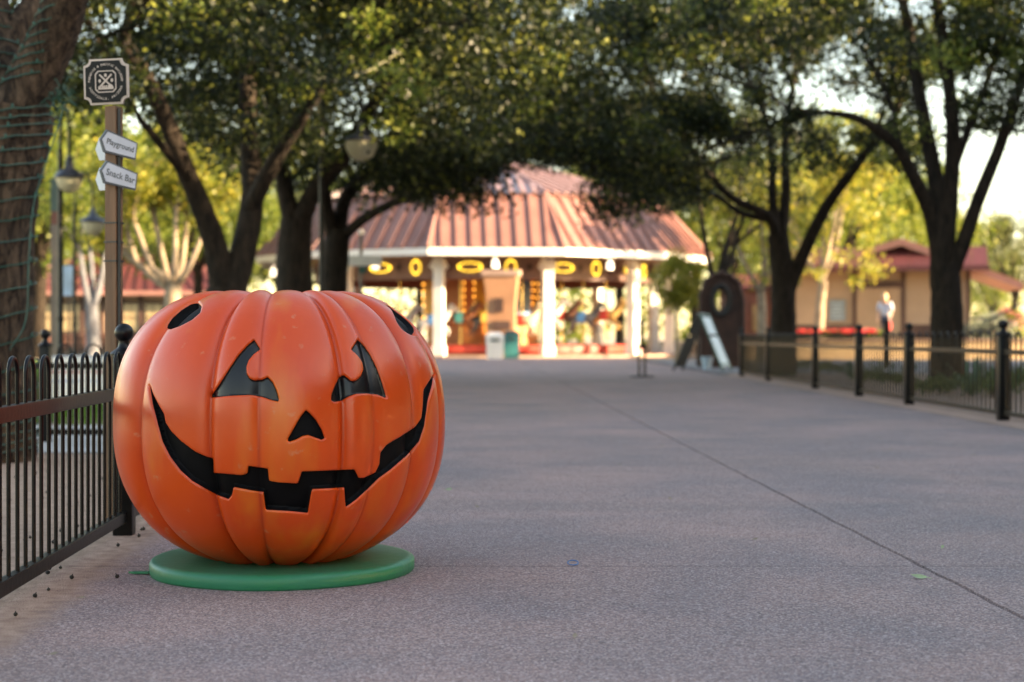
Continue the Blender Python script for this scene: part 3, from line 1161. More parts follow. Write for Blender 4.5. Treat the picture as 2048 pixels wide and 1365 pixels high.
# ------------------------------------------------------------ trees
def curve_pts(pts, n=6):
    """smooth a polyline (Catmull-Rom)"""
    pts = [Vector(p) for p in pts]
    q = [pts[0] * 2 - pts[1]] + pts + [pts[-1] * 2 - pts[-2]]
    out = []
    for i in range(1, len(q) - 2):
        for k in range(n):
            t = k / n
            a, b, c, d = q[i - 1], q[i], q[i + 1], q[i + 2]
            out.append(0.5 * ((2 * b) + (c - a) * t + (2 * a - 5 * b + 4 * c - d) * t * t + (3 * b - a - 3 * c + d) * t ** 3))
    out.append(pts[-1])
    return out


def limb(mb, pts, r0, r1, seg=10, r=None, n=5):
    c = curve_pts(pts, n)
    m_ = len(c)
    mb.tube(c, [r0 + (r1 - r0) * (i / (m_ - 1)) ** 0.85 for i in range(m_)], seg, True, 0.05, r)
    return c


def twigs(mb, p, d, L, r0, depth, r, ends):
    """branching twigs from p along d"""
    p2 = p + d * L * 0.5 + Vector((r.uniform(-.1, .1), r.uniform(-.1, .1), r.uniform(-.03, .12))) * L
    p3 = p + d * L + Vector((r.uniform(-.15, .15), r.uniform(-.15, .15), r.uniform(-.05, .2))) * L
    mb.tube([p, p2, p3], [r0, r0 * 0.8, r0 * 0.6], 6, False, 0, r)
    ends.append(p3)
    ends.append(p2)
    if depth > 0:
        for k in range(r.choice((2, 3))):
            e = d + Vector((r.gauss(0, .55), r.gauss(0, .55), r.gauss(0.06, .35)))
            e.normalize()
            twigs(mb, p3, e, L * r.uniform(.62, .85), r0 * .6, depth - 1, r, ends)


def canopy_tree(label, base, limbs, seed, crown_c, crown_r, zlo, zhi, nclus, per, size, lm, bark='bark', group=None, depth=2,
                keepout=None, name='shade_tree', extra=(), twl=1.0, lit=0.0, thin=None):
    r = random.Random(seed)
    g = np.random.default_rng(seed)
    base = Vector((base[0], base[1], 0))
    root = thing(name, label, 'tree', base, 0, group)
    mb = MB()
    ends = []
    for (pts, r0, r1) in limbs:
        pl = [Vector(p) - base for p in pts]
        c = limb(mb, pl, r0, r1, 12 if r0 > 0.1 else 8, r)
        if r1 < 0.13:
            d = (c[-1] - c[-2]).normalized()
            for k in range(3):
                e = (d + Vector((r.gauss(0, .5), r.gauss(0, .5), r.gauss(0.1, .3)))).normalized()
                twigs(mb, c[-1], e, r.uniform(.9, 1.4) * twl, r1 * .75, depth, r, ends)
    mb.build('trunk', M[bark], root, True, 70)
    # clumps of leaves: round the twig ends and through a flat-bottomed dome
    cs = [e for e in ends if e.z > zlo - 0.2]
    cc = np.array(crown_c, float) - np.array(base)
    while len(cs) < nclus:
        q = g.normal(size=3)
        q /= np.linalg.norm(q)
        q *= g.random() ** 0.38
        x = Vector((cc[0] + q[0] * crown_r, cc[1] + q[1] * crown_r, 0))
        z0 = zlo + 0.5 * (q[0] ** 2 + q[1] ** 2) * -0.3
        hz = zhi - (zhi - zlo) * 0.55 * (q[0] ** 2 + q[1] ** 2)
        x.z = z0 + (hz - z0) * g.random() ** 1.15
        if keepout and keepout(x + base):
            continue
        cs.append(x)
    cs += [x - base for x in extra]
    if keepout:
        cs = [x for x in cs if not keepout(x + base)]
    if thin:
        cs = [x for x in cs if not thin(x + base, r)]
    lt = [x for x in cs if r.random() < lit]  # share of clumps given a brighter leaf colour to stand for sunlit leaves
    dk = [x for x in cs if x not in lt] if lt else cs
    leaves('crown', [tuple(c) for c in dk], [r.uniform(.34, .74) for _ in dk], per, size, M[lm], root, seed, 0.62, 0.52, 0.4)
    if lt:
        leaves('sun_tinted_foliage', [tuple(c) for c in lt], [r.uniform(.28, .6) for _ in lt], int(per * .8), size, M['leaf_lit'], root, seed + 1, 0.62, 0.52, 0.4)
    return root


def px_of(p):
    return 1024 + FPX * p.x / p.y, HOR - FPX * (p.z - EYE) / p.y


# clear views the crowns leave open, as seen from the plaza
def open_views(p):
    if p.y < 1:
        return False
    x, y = px_of(p)
    if y > 440:
        return True
    if p.y < 23.6 and (abs(x - 723) < 52 and 225 < y < 345 or abs(x - 700) < 55 and 185 < y < 250):
        return True
    if 1005 < x < 1175 and y > 322 - abs(x - 1090) * 0.1:
        return True
    if 640 < x <= 1005 and y > 400 - max(0, 760 - x) * 0.2:
        return True
    if 1175 <= x < 1460 and y > 430 - abs(x - 1230) * 0.16:
        return True
    if x < 330 and y > 205:
        return True
    if 330 <= x < 480 and y > 230 + (x - 330) * 0.9:
        return True
    if x > 1905 and y > 262:
        return True
    if 1460 <= x <= 1905 and y > 335:
        return True
    return False


def thin_right(p, r):
    if p.y < 1:
        return False
    x, y = px_of(p)
    return x > 1420 and y > 120 and r.random() < .22


def droop(*zones):
    """centres of hanging clumps: (left, right, top, bottom) as seen from the plaza, near and far distance, number"""
    o = []
    for (x0, x1, y0, y1, d0, d1, n) in zones:
        for k in range(n):
            o.append(P(rnd.uniform(x0, x1), rnd.uniform(y0, y1), rnd.uniform(d0, d1)))
    return o


# A: the two leaning stems just behind the pumpkin
d = 20.0
A0 = P(452, 800, d)
canopy_tree('dark shade tree with two stems in a V rising behind the pumpkin', (A0.x, d), [
    ([(A0.x, d, -0.05), P(448, 640, d), P(450, 575, d)], 0.30, 0.23),
    ([P(447, 590, d), P(432, 500, d - .1), P(405, 420, d - .3), P(375, 350, d - .5), P(340, 260, d - .8), P(300, 170, d - 1.1), P(245, 80, d - 1.5)], 0.175, 0.085),
    ([P(462, 590, d), P(487, 500, d + .1), P(505, 400, d + .3), P(500, 300, d + .6), P(495, 180, d + .9), P(500, 60, d + 1.2)], 0.20, 0.09),
    ([P(500, 420, d + .2), P(545, 330, d - .1), P(590, 260, d - .4), P(640, 180, d - .8)], 0.12, 0.06),
    ([P(380, 360, d - .5), P(330, 300, d - 1.2), P(285, 245, d - 1.8)], 0.07, 0.04),
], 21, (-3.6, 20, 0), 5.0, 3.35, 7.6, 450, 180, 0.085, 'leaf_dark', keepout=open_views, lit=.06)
# B
d = 24.0
B0 = P(590, 780, d)
canopy_tree('shade tree with a pale lit trunk in the middle of the left row', (B0.x, d), [
    ([(B0.x, d, -0.05), P(590, 640, d), P(588, 520, d), P(592, 440, d)], 0.33, 0.25),
    ([P(590, 460, d), P(570, 380, d + .1), P(560, 290, d + .4), P(540, 180, d + .8)], 0.17, 0.08),
    ([P(595, 460, d), P(625, 390, d), P(690, 310, d - .3), P(740, 220, d - .7), P(800, 120, d - 1.2)], 0.17, 0.08),
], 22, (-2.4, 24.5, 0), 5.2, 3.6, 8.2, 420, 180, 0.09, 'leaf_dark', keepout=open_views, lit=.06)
# C
d = 28.0
C0 = P(668, 760, d)
canopy_tree('dark shade tree with low spreading limbs nearest the carousel on the left', (C0.x, d), [
    ([(C0.x, d, -0.05), P(665, 620, d), P(670, 520, d), P(678, 460, d)], 0.30, 0.22),
    ([P(676, 470, d), P(690, 400, d + .2), P(735, 340, d + .2), P(790, 270, d), P(850, 190, d - .4)], 0.15, 0.07),
    ([P(680, 480, d), P(725, 440, d - .3), P(790, 405, d - .8), P(850, 385, d - 1.4), P(930, 340, d - 2)], 0.11, 0.045),
    ([P(668, 480, d), P(650, 400, d - .2), P(640, 300, d - .5), P(650, 200, d - .9)], 0.15, 0.07),
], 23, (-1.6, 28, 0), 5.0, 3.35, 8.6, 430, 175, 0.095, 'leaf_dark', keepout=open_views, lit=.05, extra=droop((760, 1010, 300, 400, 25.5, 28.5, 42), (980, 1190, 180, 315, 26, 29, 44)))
# D
d = 32.0
D0 = P(1565, 760, d)
canopy_tree('shade tree with a wide fork behind the far half of the right fence', (D0.x, d), [
    ([(D0.x, d, -0.05), P(1566, 650, d), P(1566, 560, d), P(1556, 470, d)], 0.30, 0.22),
    ([P(1572, 590, d), P(1610, 500, d - .2), P(1655, 410, d - .5), P(1710, 335, d - .9), P(1745, 290, d - 1.2)], 0.16, 0.08),
    ([P(1555, 480, d), P(1535, 432, d - .2), P(1470, 400, d - .5), P(1420, 350, d - 1), P(1350, 250, d - 1.7)], 0.12, 0.05),
    ([P(1556, 475, d), P(1545, 400, d + .1), P(1545, 320, d + .4), P(1535, 250, d + .7)], 0.12, 0.06),
    ([P(1562, 475, d), P(1572, 380, d + .2), P(1570, 290, d + .2), P(1585, 180, d + .5)], 0.13, 0.06),
    ([P(1535, 440, d - .2), P(1480, 425, d + .2), P(1420, 385, d + .6), P(1330, 360, d + 1)], 0.08, 0.04),
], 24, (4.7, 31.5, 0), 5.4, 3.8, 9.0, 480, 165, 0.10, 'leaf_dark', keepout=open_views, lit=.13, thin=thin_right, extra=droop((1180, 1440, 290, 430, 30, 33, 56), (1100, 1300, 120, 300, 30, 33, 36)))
# E
d = 25.5
E0 = P(1893, 772, d)
canopy_tree('big dark shade tree with fanned stems behind the near right fence', (E0.x, d), [
    ([(E0.x, d, -0.05), P(1893, 700, d), P(1893, 600, d), P(1888, 530, d)], 0.29, 0.245),
    ([P(1885, 545, d), P(1865, 440, d), P(1835, 370, d - .2), P(1790, 290, d - .5), P(1720, 240, d - .9), P(1650, 225, d - 1.3)], 0.17, 0.045),
    ([P(1880, 540, d), P(1880, 420, d), P(1865, 330, d + .2), P(1840, 200, d + .4), P(1820, 80, d + .7), P(1800, -20, d + 1)], 0.17, 0.08),
    ([P(1888, 520, d), P(1900, 400, d - .1), P(1905, 250, d - .4), P(1890, 120, d - .6), P(1870, -20, d - .9)], 0.16, 0.08),
    ([P(1898, 560, d), P(1925, 490, d - .1), P(1960, 390, d - .3), P(2000, 290, d - .5), P(2040, 170, d - .8), P(2080, 60, d - 1.1)], 0.14, 0.075),
    ([P(1905, 340, d - .2), P(1940, 250, d), P(1985, 130, d + .3), P(2010, 20, d + .6)], 0.085, 0.04),
    ([P(1835, 375, d - .1), P(1800, 300, d + .3), P(1785, 220, d + .6), P(1760, 160, d + .8)], 0.07, 0.035),
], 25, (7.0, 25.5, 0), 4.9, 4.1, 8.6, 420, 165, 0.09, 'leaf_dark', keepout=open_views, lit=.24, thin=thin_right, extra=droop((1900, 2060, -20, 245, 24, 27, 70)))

# the near trunk wrapped in light strings
d = 10.1
T0 = P(-28, 918, d)
T0L = [
    ([(T0.x - .02, d, -0.06), (T0.x - .005, d, 0.10), P(-26, 800, d), P(-28, 600, d), P(-18, 420, d), P(10, 290, d), P(28, 215, d)], 0.34, 0.265),
    ([P(24, 240, d), P(70, 150, d - .05), P(112, 60, d - .15), P(150, -60, d - .35), P(200, -250, d - .7)], 0.20, 0.11),
    ([P(10, 250, d), P(-5, 130, d + .1), P(-20, 10, d + .3), P(-60, -200, d + .7)], 0.19, 0.11),
    ([P(-10, 120, d + .1), P(50, 40, d + .3), P(110, -60, d + .6), P(150, -220, d + 1)], 0.11, 0.07),
]
near_tree = canopy_tree('rough-barked leaning trunk wrapped in green light wires at the left edge', (T0.x, d), T0L, 26,
                        (T0.x - 0.3, d + .4, 0), 2.9, 3.75, 6.6, 90, 100, 0.07, 'leaf_dark', bark='bark_near', depth=1,
                        keepout=lambda p: p.y < d - 2.6 or (p.z < 3.6))
# flare the foot of the trunk and roughen the bark
tm = near_tree.children[0].data
for v_ in tm.vertices:
    h_ = v_.co.z
    if h_ < 0.5:
        k_ = 1 + 0.55 * max(0, (0.42 - h_)) ** 1.5
        v_.co.x *= k_
        v_.co.y *= k_

# strings of small lights wound round it
ls = thing('string_lights', 'dark green light string wound round the rough trunk at the left edge', 'string lights', (T0.x, d, 0))
mbw, mbb = MB(), MB()
axis = curve_pts([Vector(p) - Vector((T0.x, d, 0)) for p in T0L[0][0]], 12)
rad = lambda t: 0.34 + (0.265 - 0.34) * t ** 0.85


def along(path, t):
    f = t * (len(path) - 1)
    i = min(int(f), len(path) - 2)
    return path[i].lerp(path[i + 1], f - i)


def wind(path, radf, t0, t1, turns, seed):
    r = random.Random(seed)
    pts = []
    n = int(turns * 30)
    for i in range(n + 1):
        s_ = i / n
        t = t0 + (t1 - t0) * s_
        a = 2 * PI * turns * s_
        c = along(path, t)
        q = radf(t) * 1.03 + 0.006 + r.uniform(0, .006)
        sag = 0.035 * math.sin(a * 1.0 + seed) + r.uniform(-.006, .006)
        pts.append(c + Vector((math.cos(a) * q, math.sin(a) * q, sag)))
    mbw.tube(pts, 0.0048, 5, False)
    for i in range(4, n, 5):
        mbb.ball(pts[i] + Vector((0, 0, 0.012)), 0.009, 6, 4, (1, 1, 1.9))


wind(axis, rad, 0.10, 0.98, 21, 1)
ax2 = curve_pts([Vector(p) - Vector((T0.x, d, 0)) for p in T0L[1][0]], 12)
wind(ax2, lambda t: 0.20 - 0.09 * t ** .85, 0.16, 0.66, 8, 2)
ax3 = curve_pts([Vector(p) - Vector((T0.x, d, 0)) for p in T0L[2][0]], 12)
wind(ax3, lambda t: 0.19 - 0.08 * t ** .85, 0.2, 0.7, 6, 3)
# loose drop on the right flank and a knot of wire at the crotch
sl = [P(128, 205, d - .2), P(118, 250, d - .25), P(70, 400, d - .3), P(58, 520, d - .35), P(52, 640, d - .38), P(20, 700, d - .36)]
mbw.tube(curve_pts([p - Vector((T0.x, d, 0)) for p in sl], 8), 0.0048, 5, False)
for k in range(26):
    q = P(122 + rnd.gauss(0, 9), 190 + rnd.gauss(0, 14), d - .2) - Vector((T0.x, d, 0))
    q2 = q + Vector((rnd.gauss(0, .05), rnd.gauss(0, .03), rnd.gauss(0, .05)))
    mbw.tube([q, (q + q2) / 2 + Vector((0, -.02, .02)), q2], 0.0045, 4, False)
tag(mbw.build('wire', M['wire_green'], ls, True), kind=None)
tag(mbb.build('bulb', M['wire_green'], ls, True), kind='stuff')

# a slack cable strung through the trees
hw = MB()
cab = curve_pts([P(440, -90, 16.5), P(475, 10, 16.8), P(540, 95, 17.2), P(600, 140, 17.6), P(660, 158, 18), P(720, 150, 18.5), P(800, 105, 19)], 10)
hw.tube(cab, 0.010, 6)
for i in range(0, len(cab), 3):
    hw.ball(cab[i] - Vector((0, 0, .03)), 0.022, 6, 5)
tag(hw.build('hanging_cable', M['wire_pale'], None, True), 'pale slack light cable sagging between the dark tree crowns', 'cable')


# medium and far trees
def crown_tree(seed, h, cr, nclus, per, size, lm, bark, trunk_r, fork=0.35, name='tree'):
    """trunk and crown meshes for a copyable tree, origin at its foot"""
    r = random.Random(seed)
    g = np.random.default_rng(seed)
    mb = MB()
    ends = []
    hf = h * fork
    limb(mb, [Vector((0, 0, -.05)), Vector((r.uniform(-.05, .05), 0, hf * .5)), Vector((r.uniform(-.1, .1), r.uniform(-.1, .1), hf))],
         trunk_r, trunk_r * .8, 10, r)
    for k in range(6):
        a = 2 * PI * k / 6 + r.uniform(-.4, .4)
        e = Vector((math.cos(a) * .55, math.sin(a) * .55, 1)).normalized()
        p0 = Vector((0, 0, hf * .96))
        c = limb(mb, [p0, p0 + e * h * .18, p0 + e * h * .38 + Vector((r.uniform(-.3, .3), r.uniform(-.3, .3), .2))], trunk_r * .5, trunk_r * .2, 7, r)
        for q in range(2):
            e2 = (e + Vector((r.gauss(0, .4), r.gauss(0, .4), r.gauss(0, .2)))).normalized()
            twigs(mb, c[-1], e2, h * .13, trunk_r * .18, 1, r, ends)
    tr = mb
    cs = [e for e in ends]
    zc, zr_ = h * .66, h * .36
    while len(cs) < nclus:
        q = g.normal(size=3)
        q /= np.linalg.norm(q)
        q *= g.random() ** 0.4
        rad_ = cr * (1 + .22 * math.sin(3 * math.atan2(q[1], q[0]) + seed) + .15 * math.sin(5 * q[2] + seed))
        cs.append(Vector((q[0] * rad_, q[1] * rad_, zc + q[2] * zr_)))
    lv = leaves('crown', [tuple(c) for c in cs], [r.uniform(.35, .8) * cr / 3 for c in cs], per, size, M[lm], None, seed, .75, .55, .3)
    t = tr.build('trunk', M[bark], None, True, 70)
    return t, lv


def tree_kind(seed, **kw):
    t, l = crown_tree(seed, **kw)
    return [t, l, True]


def plant(kind, label, x, y, s, rz, group=None, name='tree', sz=None, cat='tree'):
    root = thing(name, label, cat, (x, y, 0), rz, group)
    root.scale = (s, s, sz or s)
    for i in (0, 1):
        o = kind[i]
        if kind[2]:
            o.parent = root
        else:
            o = part_copy(o, root)
    kind[2] = False
    return root


K_lit = tree_kind(41, h=9, cr=3.6, nclus=210, per=60, size=0.20, lm='leaf_lit', bark='bark', trunk_r=.24)
K_lit2 = tree_kind(42, h=9, cr=3.4, nclus=190, per=60, size=0.20, lm='leaf_lit', bark='bark', trunk_r=.22)
K_yel = tree_kind(43, h=7, cr=2.6, nclus=130, per=60, size=0.16, lm='leaf_yellow', bark='bark_pale', trunk_r=.20, fork=.38)
K_blue = tree_kind(44, h=10, cr=3.8, nclus=170, per=55, size=0.22, lm='leaf_blue', bark='bark', trunk_r=.25)


def gx_(px, y):
    return (px - 1024) / FPX * y


far = [
    (K_lit, 'tall sunlit yellow-green tree behind the left building, leftmost', 20, 97, 1.2, 0.3),
    (K_lit2, 'sunlit leafy tree rising over the left building roof behind the sign post', 205, 92, 1.15, 1.1),
    (K_lit, 'sunlit tree beyond the pale pruned tree on the left', 330, 99, 1.2, 2.2),
    (K_lit2, 'bright green tree seen between the V stems behind the pumpkin', 455, 96, 1.1, 3.0),
    (K_lit2, 'tall bright lawn tree left of the near lamp globe', 75, 84, 1.25, 3.7),
    (K_lit, 'tall yellow-green tree filling the gap behind the sign plaque', 262, 86, 1.3, 5.4),
    (K_lit, 'tall sunlit tree behind the first dark V stem', 400, 88, 1.3, 1.7),
    (K_lit2, 'tall sunlit tree behind the middle dark trunk', 610, 110, 1.45, 2.9),
    (K_lit, 'tall sunlit tree between the carousel roof and the forked tree', 1390, 98, 1.35, 2.4),
    (K_lit2, 'tall sunlit tree high between the forked tree and the big dark tree', 1675, 76, 1.30, 0.7),
    (K_lit, 'tall yellow-green tree behind the maroon awning, left of the big trunk', 1800, 88, 1.22, 4.7),
    (K_lit2, 'tall sunlit tree high behind the brick annex', 1540, 95, 1.35, 5.9),
    (K_lit, 'tall sunlit tree high behind the pink gable', 1700, 100, 1.3, 3.3),
    (K_blue, 'greyer tree seen through the gap left of the carousel roof', 560, 100, 1.05, .4),
    (K_lit, 'tall yellow-green tree behind the carousel roof, right of its peak', 1240, 96, 1.32, 4.2),
    (K_lit2, 'yellow-green tree behind the carousel roof, left of its peak', 840, 104, 1.2, 5.0),
    (K_blue, 'dull green tree directly behind the carousel', 1040, 108, 1.1, 5.6),
    (K_lit2, 'sunlit tree right of the carousel, behind the dark arch board', 1450, 74, .98, .9),
    (K_lit, 'sunlit tree between the carousel and the right building', 1570, 80, .98, 1.9),
    (K_lit2, 'yellow-green tree behind the right building, over its maroon awning', 1730, 84, 1.02, 2.6),
    (K_blue, 'blue-green tree behind the right building roof', 1900, 100, .92, 3.4),
    (K_blue, 'loose blue-green tree at the right edge under the open sky', 2030, 92, .86, .2),
    (K_lit2, 'small sunlit tree beyond the right building eave', 1985, 112, .8, 1.4),
]
for kind, lab, px_, y_, s_, rz_ in far:
    plant(kind, lab, gx_(px_, y_), y_, s_, rz_, 'trees beyond the buildings')
plant(K_yel, 'yellow-leaved pale tree in front of the right building', gx_(1641, 58.2), 58.2, 1.08, .5)
plant(K_yel, 'thin yellowish tree left of the right building, beyond the arch board', gx_(1522, 47), 47, .82, 2.5)
plant(K_lit, 'tall sunlit tree on the lawn behind the lamp post on the left', gx_(78, 56), 56, 1.18, 2.0)
plant(K_lit2, 'sunlit lawn tree between the sign post and the V stems', gx_(395, 62), 62, 1.05, 4.0)
plant(K_lit, 'sunlit lawn tree just behind the arrow boards', gx_(225, 64), 64, 1.12, 5.1)

# F: slim forked tree behind the arch board
d = 42.0
canopy_tree('slim forked dark tree rising behind the brown arch board', (gx_(1404, d), d), [
    ([(gx_(1404, d), d, -.05), P(1406, 640, d), P(1430, 572, d)], .16, .12),
    ([P(1431, 580, d), P(1415, 510, d), P(1405, 450, d - .2), P(1395, 380, d - .4)], .09, .05),
    ([P(1433, 580, d), P(1450, 500, d), P(1470, 440, d + .3), P(1480, 380, d + .6)], .09, .05),
], 61, (gx_(1440, d), d, 0), 3.0, 4.4, 8.0, 120, 80, .12, 'leaf_dark', depth=1)
# the pruned pale tree on the left
d = 40.0
pr = [([(gx_(345, d), d, -.05), P(345, 690, d), P(346, 600, d), P(347, 565, d)], .26, .21)]
for i, (a, b) in enumerate([((250, 500), (246, 420)), ((290, 520), (268, 440)), ((320, 500), (305, 420)), ((352, 480), (352, 420)),
                            ((372, 500), (374, 430)), ((395, 510), (405, 470)), ((300, 545), (262, 520))]):
    dd = d + (-1) ** i * .25
    pr.append(([P(345 + (a[0] - 345) * .12, 575, d), P((a[0] + 345) / 2, 548, dd), P(a[0] * .8 + 345 * .2, a[1] * .8 + 560 * .2, dd), P(b[0], b[1], dd * 1.002)], .105, .06))
canopy_tree('pale pruned tree with a fan of bare sunlit limbs, left of the pumpkin top', (gx_(345, d), d), pr, 62,
            (gx_(345, d), d, 0), 2.6, 3.4, 7.2, 105, 70, .14, 'leaf_yellow', bark='bark_pale', depth=1, name='pruned_tree', twl=.7,
            keepout=lambda p: p.z < 3.1)
# the grey trunk by the lamp on the left
d = 50.0
canopy_tree('grey pale-barked forked tree between the lamp poles on the left', (gx_(184, d), d), [
    ([(gx_(184, d), d, -.05), P(186, 680, d), P(182, 610, d)], .26, .2),
    ([P(181, 620, d), P(168, 560, d), P(160, 500, d)], .12, .07),
    ([P(186, 620, d), P(202, 560, d), P(212, 500, d)], .12, .07),
    ([P(183, 615, d), P(184, 550, d + .3), P(178, 480, d + .6)], .1, .06),
], 63, (gx_(184, d), d, 0), 2.6, 4.0, 8.2, 95, 70, .15, 'leaf_lit', bark='bark_wrap', depth=1, name='grey_tree')

# round small tree beside the carousel
d = 47.0
rt = thing('round_tree', 'small round yellow-green tree at the right end of the carousel', 'tree', (gx_(1352, d), d, 0))
mb = MB()
limb(mb, [Vector((0, 0, -.05)), Vector((.03, 0, .6)), Vector((0, 0, 1.3)), Vector((.05, 0, 2.2))], .07, .04, 8)
mb.build('trunk', M['bark_pale'], rt, True)
cs, rs = [], []
for k in range(60):
    q = nrg.normal(size=3)
    q = q / np.linalg.norm(q) * nrg.random() ** .4
    cs.append((q[0] * .72, q[1] * .72, 2.35 + q[2] * 1.0))
    rs.append(.3)
leaves('crown', cs, rs, 110, .10, M['leaf_yellow'], rt, 9)

# the big trees out of view to the right: their shade lies over the plaza
cs, rs = [], []
for (x, y, h) in [(13, -9, 9), (17.5, -14, 11), (14, -2, 9.5), (19, -6, 11), (13.5, 5, 9.5), (19, 2, 11), (14.5, 12, 9.5), (20, 10, 11.5), (16, 19, 10),
                  (21.5, 18, 11.5), (17.5, 26, 10), (23, 27, 11), (20, 34, 10), (25.5, 36, 11), (8.5, -7, 8.5), (9.5, -14, 9), (26, 3, 12), (27, 14, 12), (28, 24, 12), (16, 1.5, 10.5), (16.5, -4.5, 10.5), (16.5, 8.5, 10.5), (17.2, 15.5, 10.5), (18.2, 22.5, 10.5), (20.5, 30, 10.5), (12.5, -5.5, 9), (23, -2, 11.5), (23, 7, 11.5), (24, 20, 11.5), (22.5, 42.5, 10.5), (27, 44, 11.5), (30, 39, 11.5)]:
    for k in range(70):
        q = nrg.normal(size=3)
        q = q / np.linalg.norm(q) * nrg.random() ** .35
        cs.append((x + q[0] * 3.6, y + q[1] * 3.6, h * .44 + q[2] * h * .36))
        rs.append(1.15)
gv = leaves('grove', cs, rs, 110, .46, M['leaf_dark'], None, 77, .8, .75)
tag(gv, 'grove of tall dark trees beyond the right side of the plaza', 'trees', kind='stuff')
# far wood closing the view
cs, rs = [], []
for k in range(420):
    x = nrg.uniform(-75, 75)
    hmax = 6.5 + 2.2 * math.sin(x * .23) + 1.5 * math.sin(x * .71 + 1)
    cs.append((x, 128 + nrg.uniform(-5, 5), nrg.random() * hmax))
    rs.append(1.7)
fw = leaves('far_wood', cs, rs, 60, .5, M['leaf_lit'], None, 78, .8, .6)
tag(fw, 'far line of sunlit trees closing the view behind the buildings', 'trees', kind='stuff')


# ------------------------------------------------------------ lettering
def glyphs(txt, size, bold=0.0):
    """flat mesh of a piece of text, its vertices and faces, centred"""
    cu = bpy.data.curves.new('lettering', 'FONT')
    cu.body = txt
    cu.size = size
    cu.align_x = 'CENTER'
    cu.align_y = 'CENTER'
    cu.offset = bold
    cu.resolution_u = 3
    o = bpy.data.objects.new('lettering', cu)
    COL.objects.link(o)
    bpy.context.view_layer.update()
    me = bpy.data.meshes.new_from_object(o.evaluated_get(bpy.context.evaluated_depsgraph_get()))
    v = [p.co.copy() for p in me.vertices]
    f = [tuple(p.vertices) for p in me.polygons]
    bpy.data.objects.remove(o)
    bpy.data.curves.remove(cu)
    bpy.data.meshes.remove(me)
    return v, f


# ------------------------------------------------------------ sign post
d = 12.0
SX = gx_(228, d)
sp = thing('sign_post', 'brown square sign post with a black notched plaque and four pale arrow boards', 'sign post', (SX, d, 0), R(-19))
PT = EYE + (HOR - 214) / FPX * d
MB().box((0, 0, PT / 2), (.098, .098, PT), bevel=.006).build('post', M['post_wood'], sp)
for py in (447, 485, 523):
    z = EYE + (HOR - py) / FPX * d
    mb = MB()
    for (c, s) in (((0, -.0515, z), (.112, .006, .012)), ((0, .0515, z), (.112, .006, .012)), ((-.0535, 0, z), (.006, .098, .012)), ((.0535, 0, z), (.006, .098, .012))):
        mb.box(c, s)
    mb.build('strap', M['steel_dark'], sp)
MB().tube([(.064, -.025, .02), (.064, -.025, PT - .02)], .012, 8).build('conduit', M['steel_dark'], sp, True)
# plaque
PLZ = EYE + (HOR - 166.5) / FPX * d
pl = thing('x', None, None)
bpy.data.objects.remove(pl)


def notched(w, h, n, seg=4):
    """square outline whose corners are scooped out"""
    o = []
    for (cx, cz, a0) in ((w / 2, h / 2, PI), (-w / 2, h / 2, 1.5 * PI), (-w / 2, -h / 2, 0), (w / 2, -h / 2, .5 * PI)):
        pass
    for (sx, sz) in ((1, 1), (-1, 1), (-1, -1), (1, -1)):
        cx, cz = sx * w / 2, sz * h / 2
        st = {(1, 1): (-PI / 2, -PI), (-1, 1): (0, -PI / 2), (-1, -1): (PI / 2, 0), (1, -1): (PI, PI / 2)}[(sx, sz)]
        for k in range(seg + 1):
            a = st[0] + (st[1] - st[0]) * k / seg
            o.append((cx + n * math.cos(a), cz + n * math.sin(a)))
    return o


rz_ = Matrix.Rotation(R(12), 3, 'Z')
up_ = Matrix.Rotation(R(-1.5), 3, 'Y')
pfn = lambda p: rz_ @ (up_ @ p) + Vector((-.025, -.06, PLZ))
pb = MB().prism(notched(.352, .348, .048), -.012, .012, pfn).build('plaque', M['sign_cream'], sp)
MB().prism(notched(.322, .318, .048), -.016, -.0125, pfn).build('plaque_field', M['sign_black'], pb)
mb = MB()
oc = lambda w, c: [(w / 2, w / 2 - c), (w / 2 - c, w / 2), (-w / 2 + c, w / 2), (-w / 2, w / 2 - c), (-w / 2, -w / 2 + c), (-w / 2 + c, -w / 2), (w / 2 - c, -w / 2), (w / 2, -w / 2 + c)]
A_, B_ = oc(.168, .024), oc(.152, .022)
for i in range(8):
    j = (i + 1) % 8
    mb.prism([A_[i], A_[j], B_[j], B_[i]], -.0195, -.0165, pfn)
for s_ in (1, -1):
    dx, dz = math.cos(PI / 4) * .068, math.sin(PI / 4) * .068
    nx, nz = -math.sin(PI / 4) * .0065, math.cos(PI / 4) * .0065
    q = [(-dx - nx, -dz - nz + .006), (dx - nx, dz - nz + .006), (dx + nx, dz + nz + .006), (-dx + nx, -dz + nz + .006)]
    mb.prism([(x * s_, z) for x, z in q], -.0195 - .0015 * s_, -.0165, pfn)
for (x, z, w, h) in ((0, .048, .011, .014), (-.047, .006, .010, .014), (.050, .008, .010, .014)):
    mb.prism([(x + w * math.cos(a), z + h * math.sin(a)) for a in np.linspace(0, 2 * PI, 11)[:-1]], -.0195, -.0165, pfn)
mb.prism([(-.058, -.060), (.062, -.060), (.062, -.045), (.050, -.026), (.034, -.022), (.018, -.034), (.018, -.048), (-.036, -.048), (-.040, -.036), (-.058, -.036)], -.0225, -.0165, pfn)
for x in (-.024, -.010, .006):
    mb.prism([(x - .005, -.048), (x + .005, -.048), (x + .005, -.030), (x - .005, -.030)], -.0215, -.0165, pfn)
mb.build('emblem', M['sign_cream'], pb)
mb = MB()
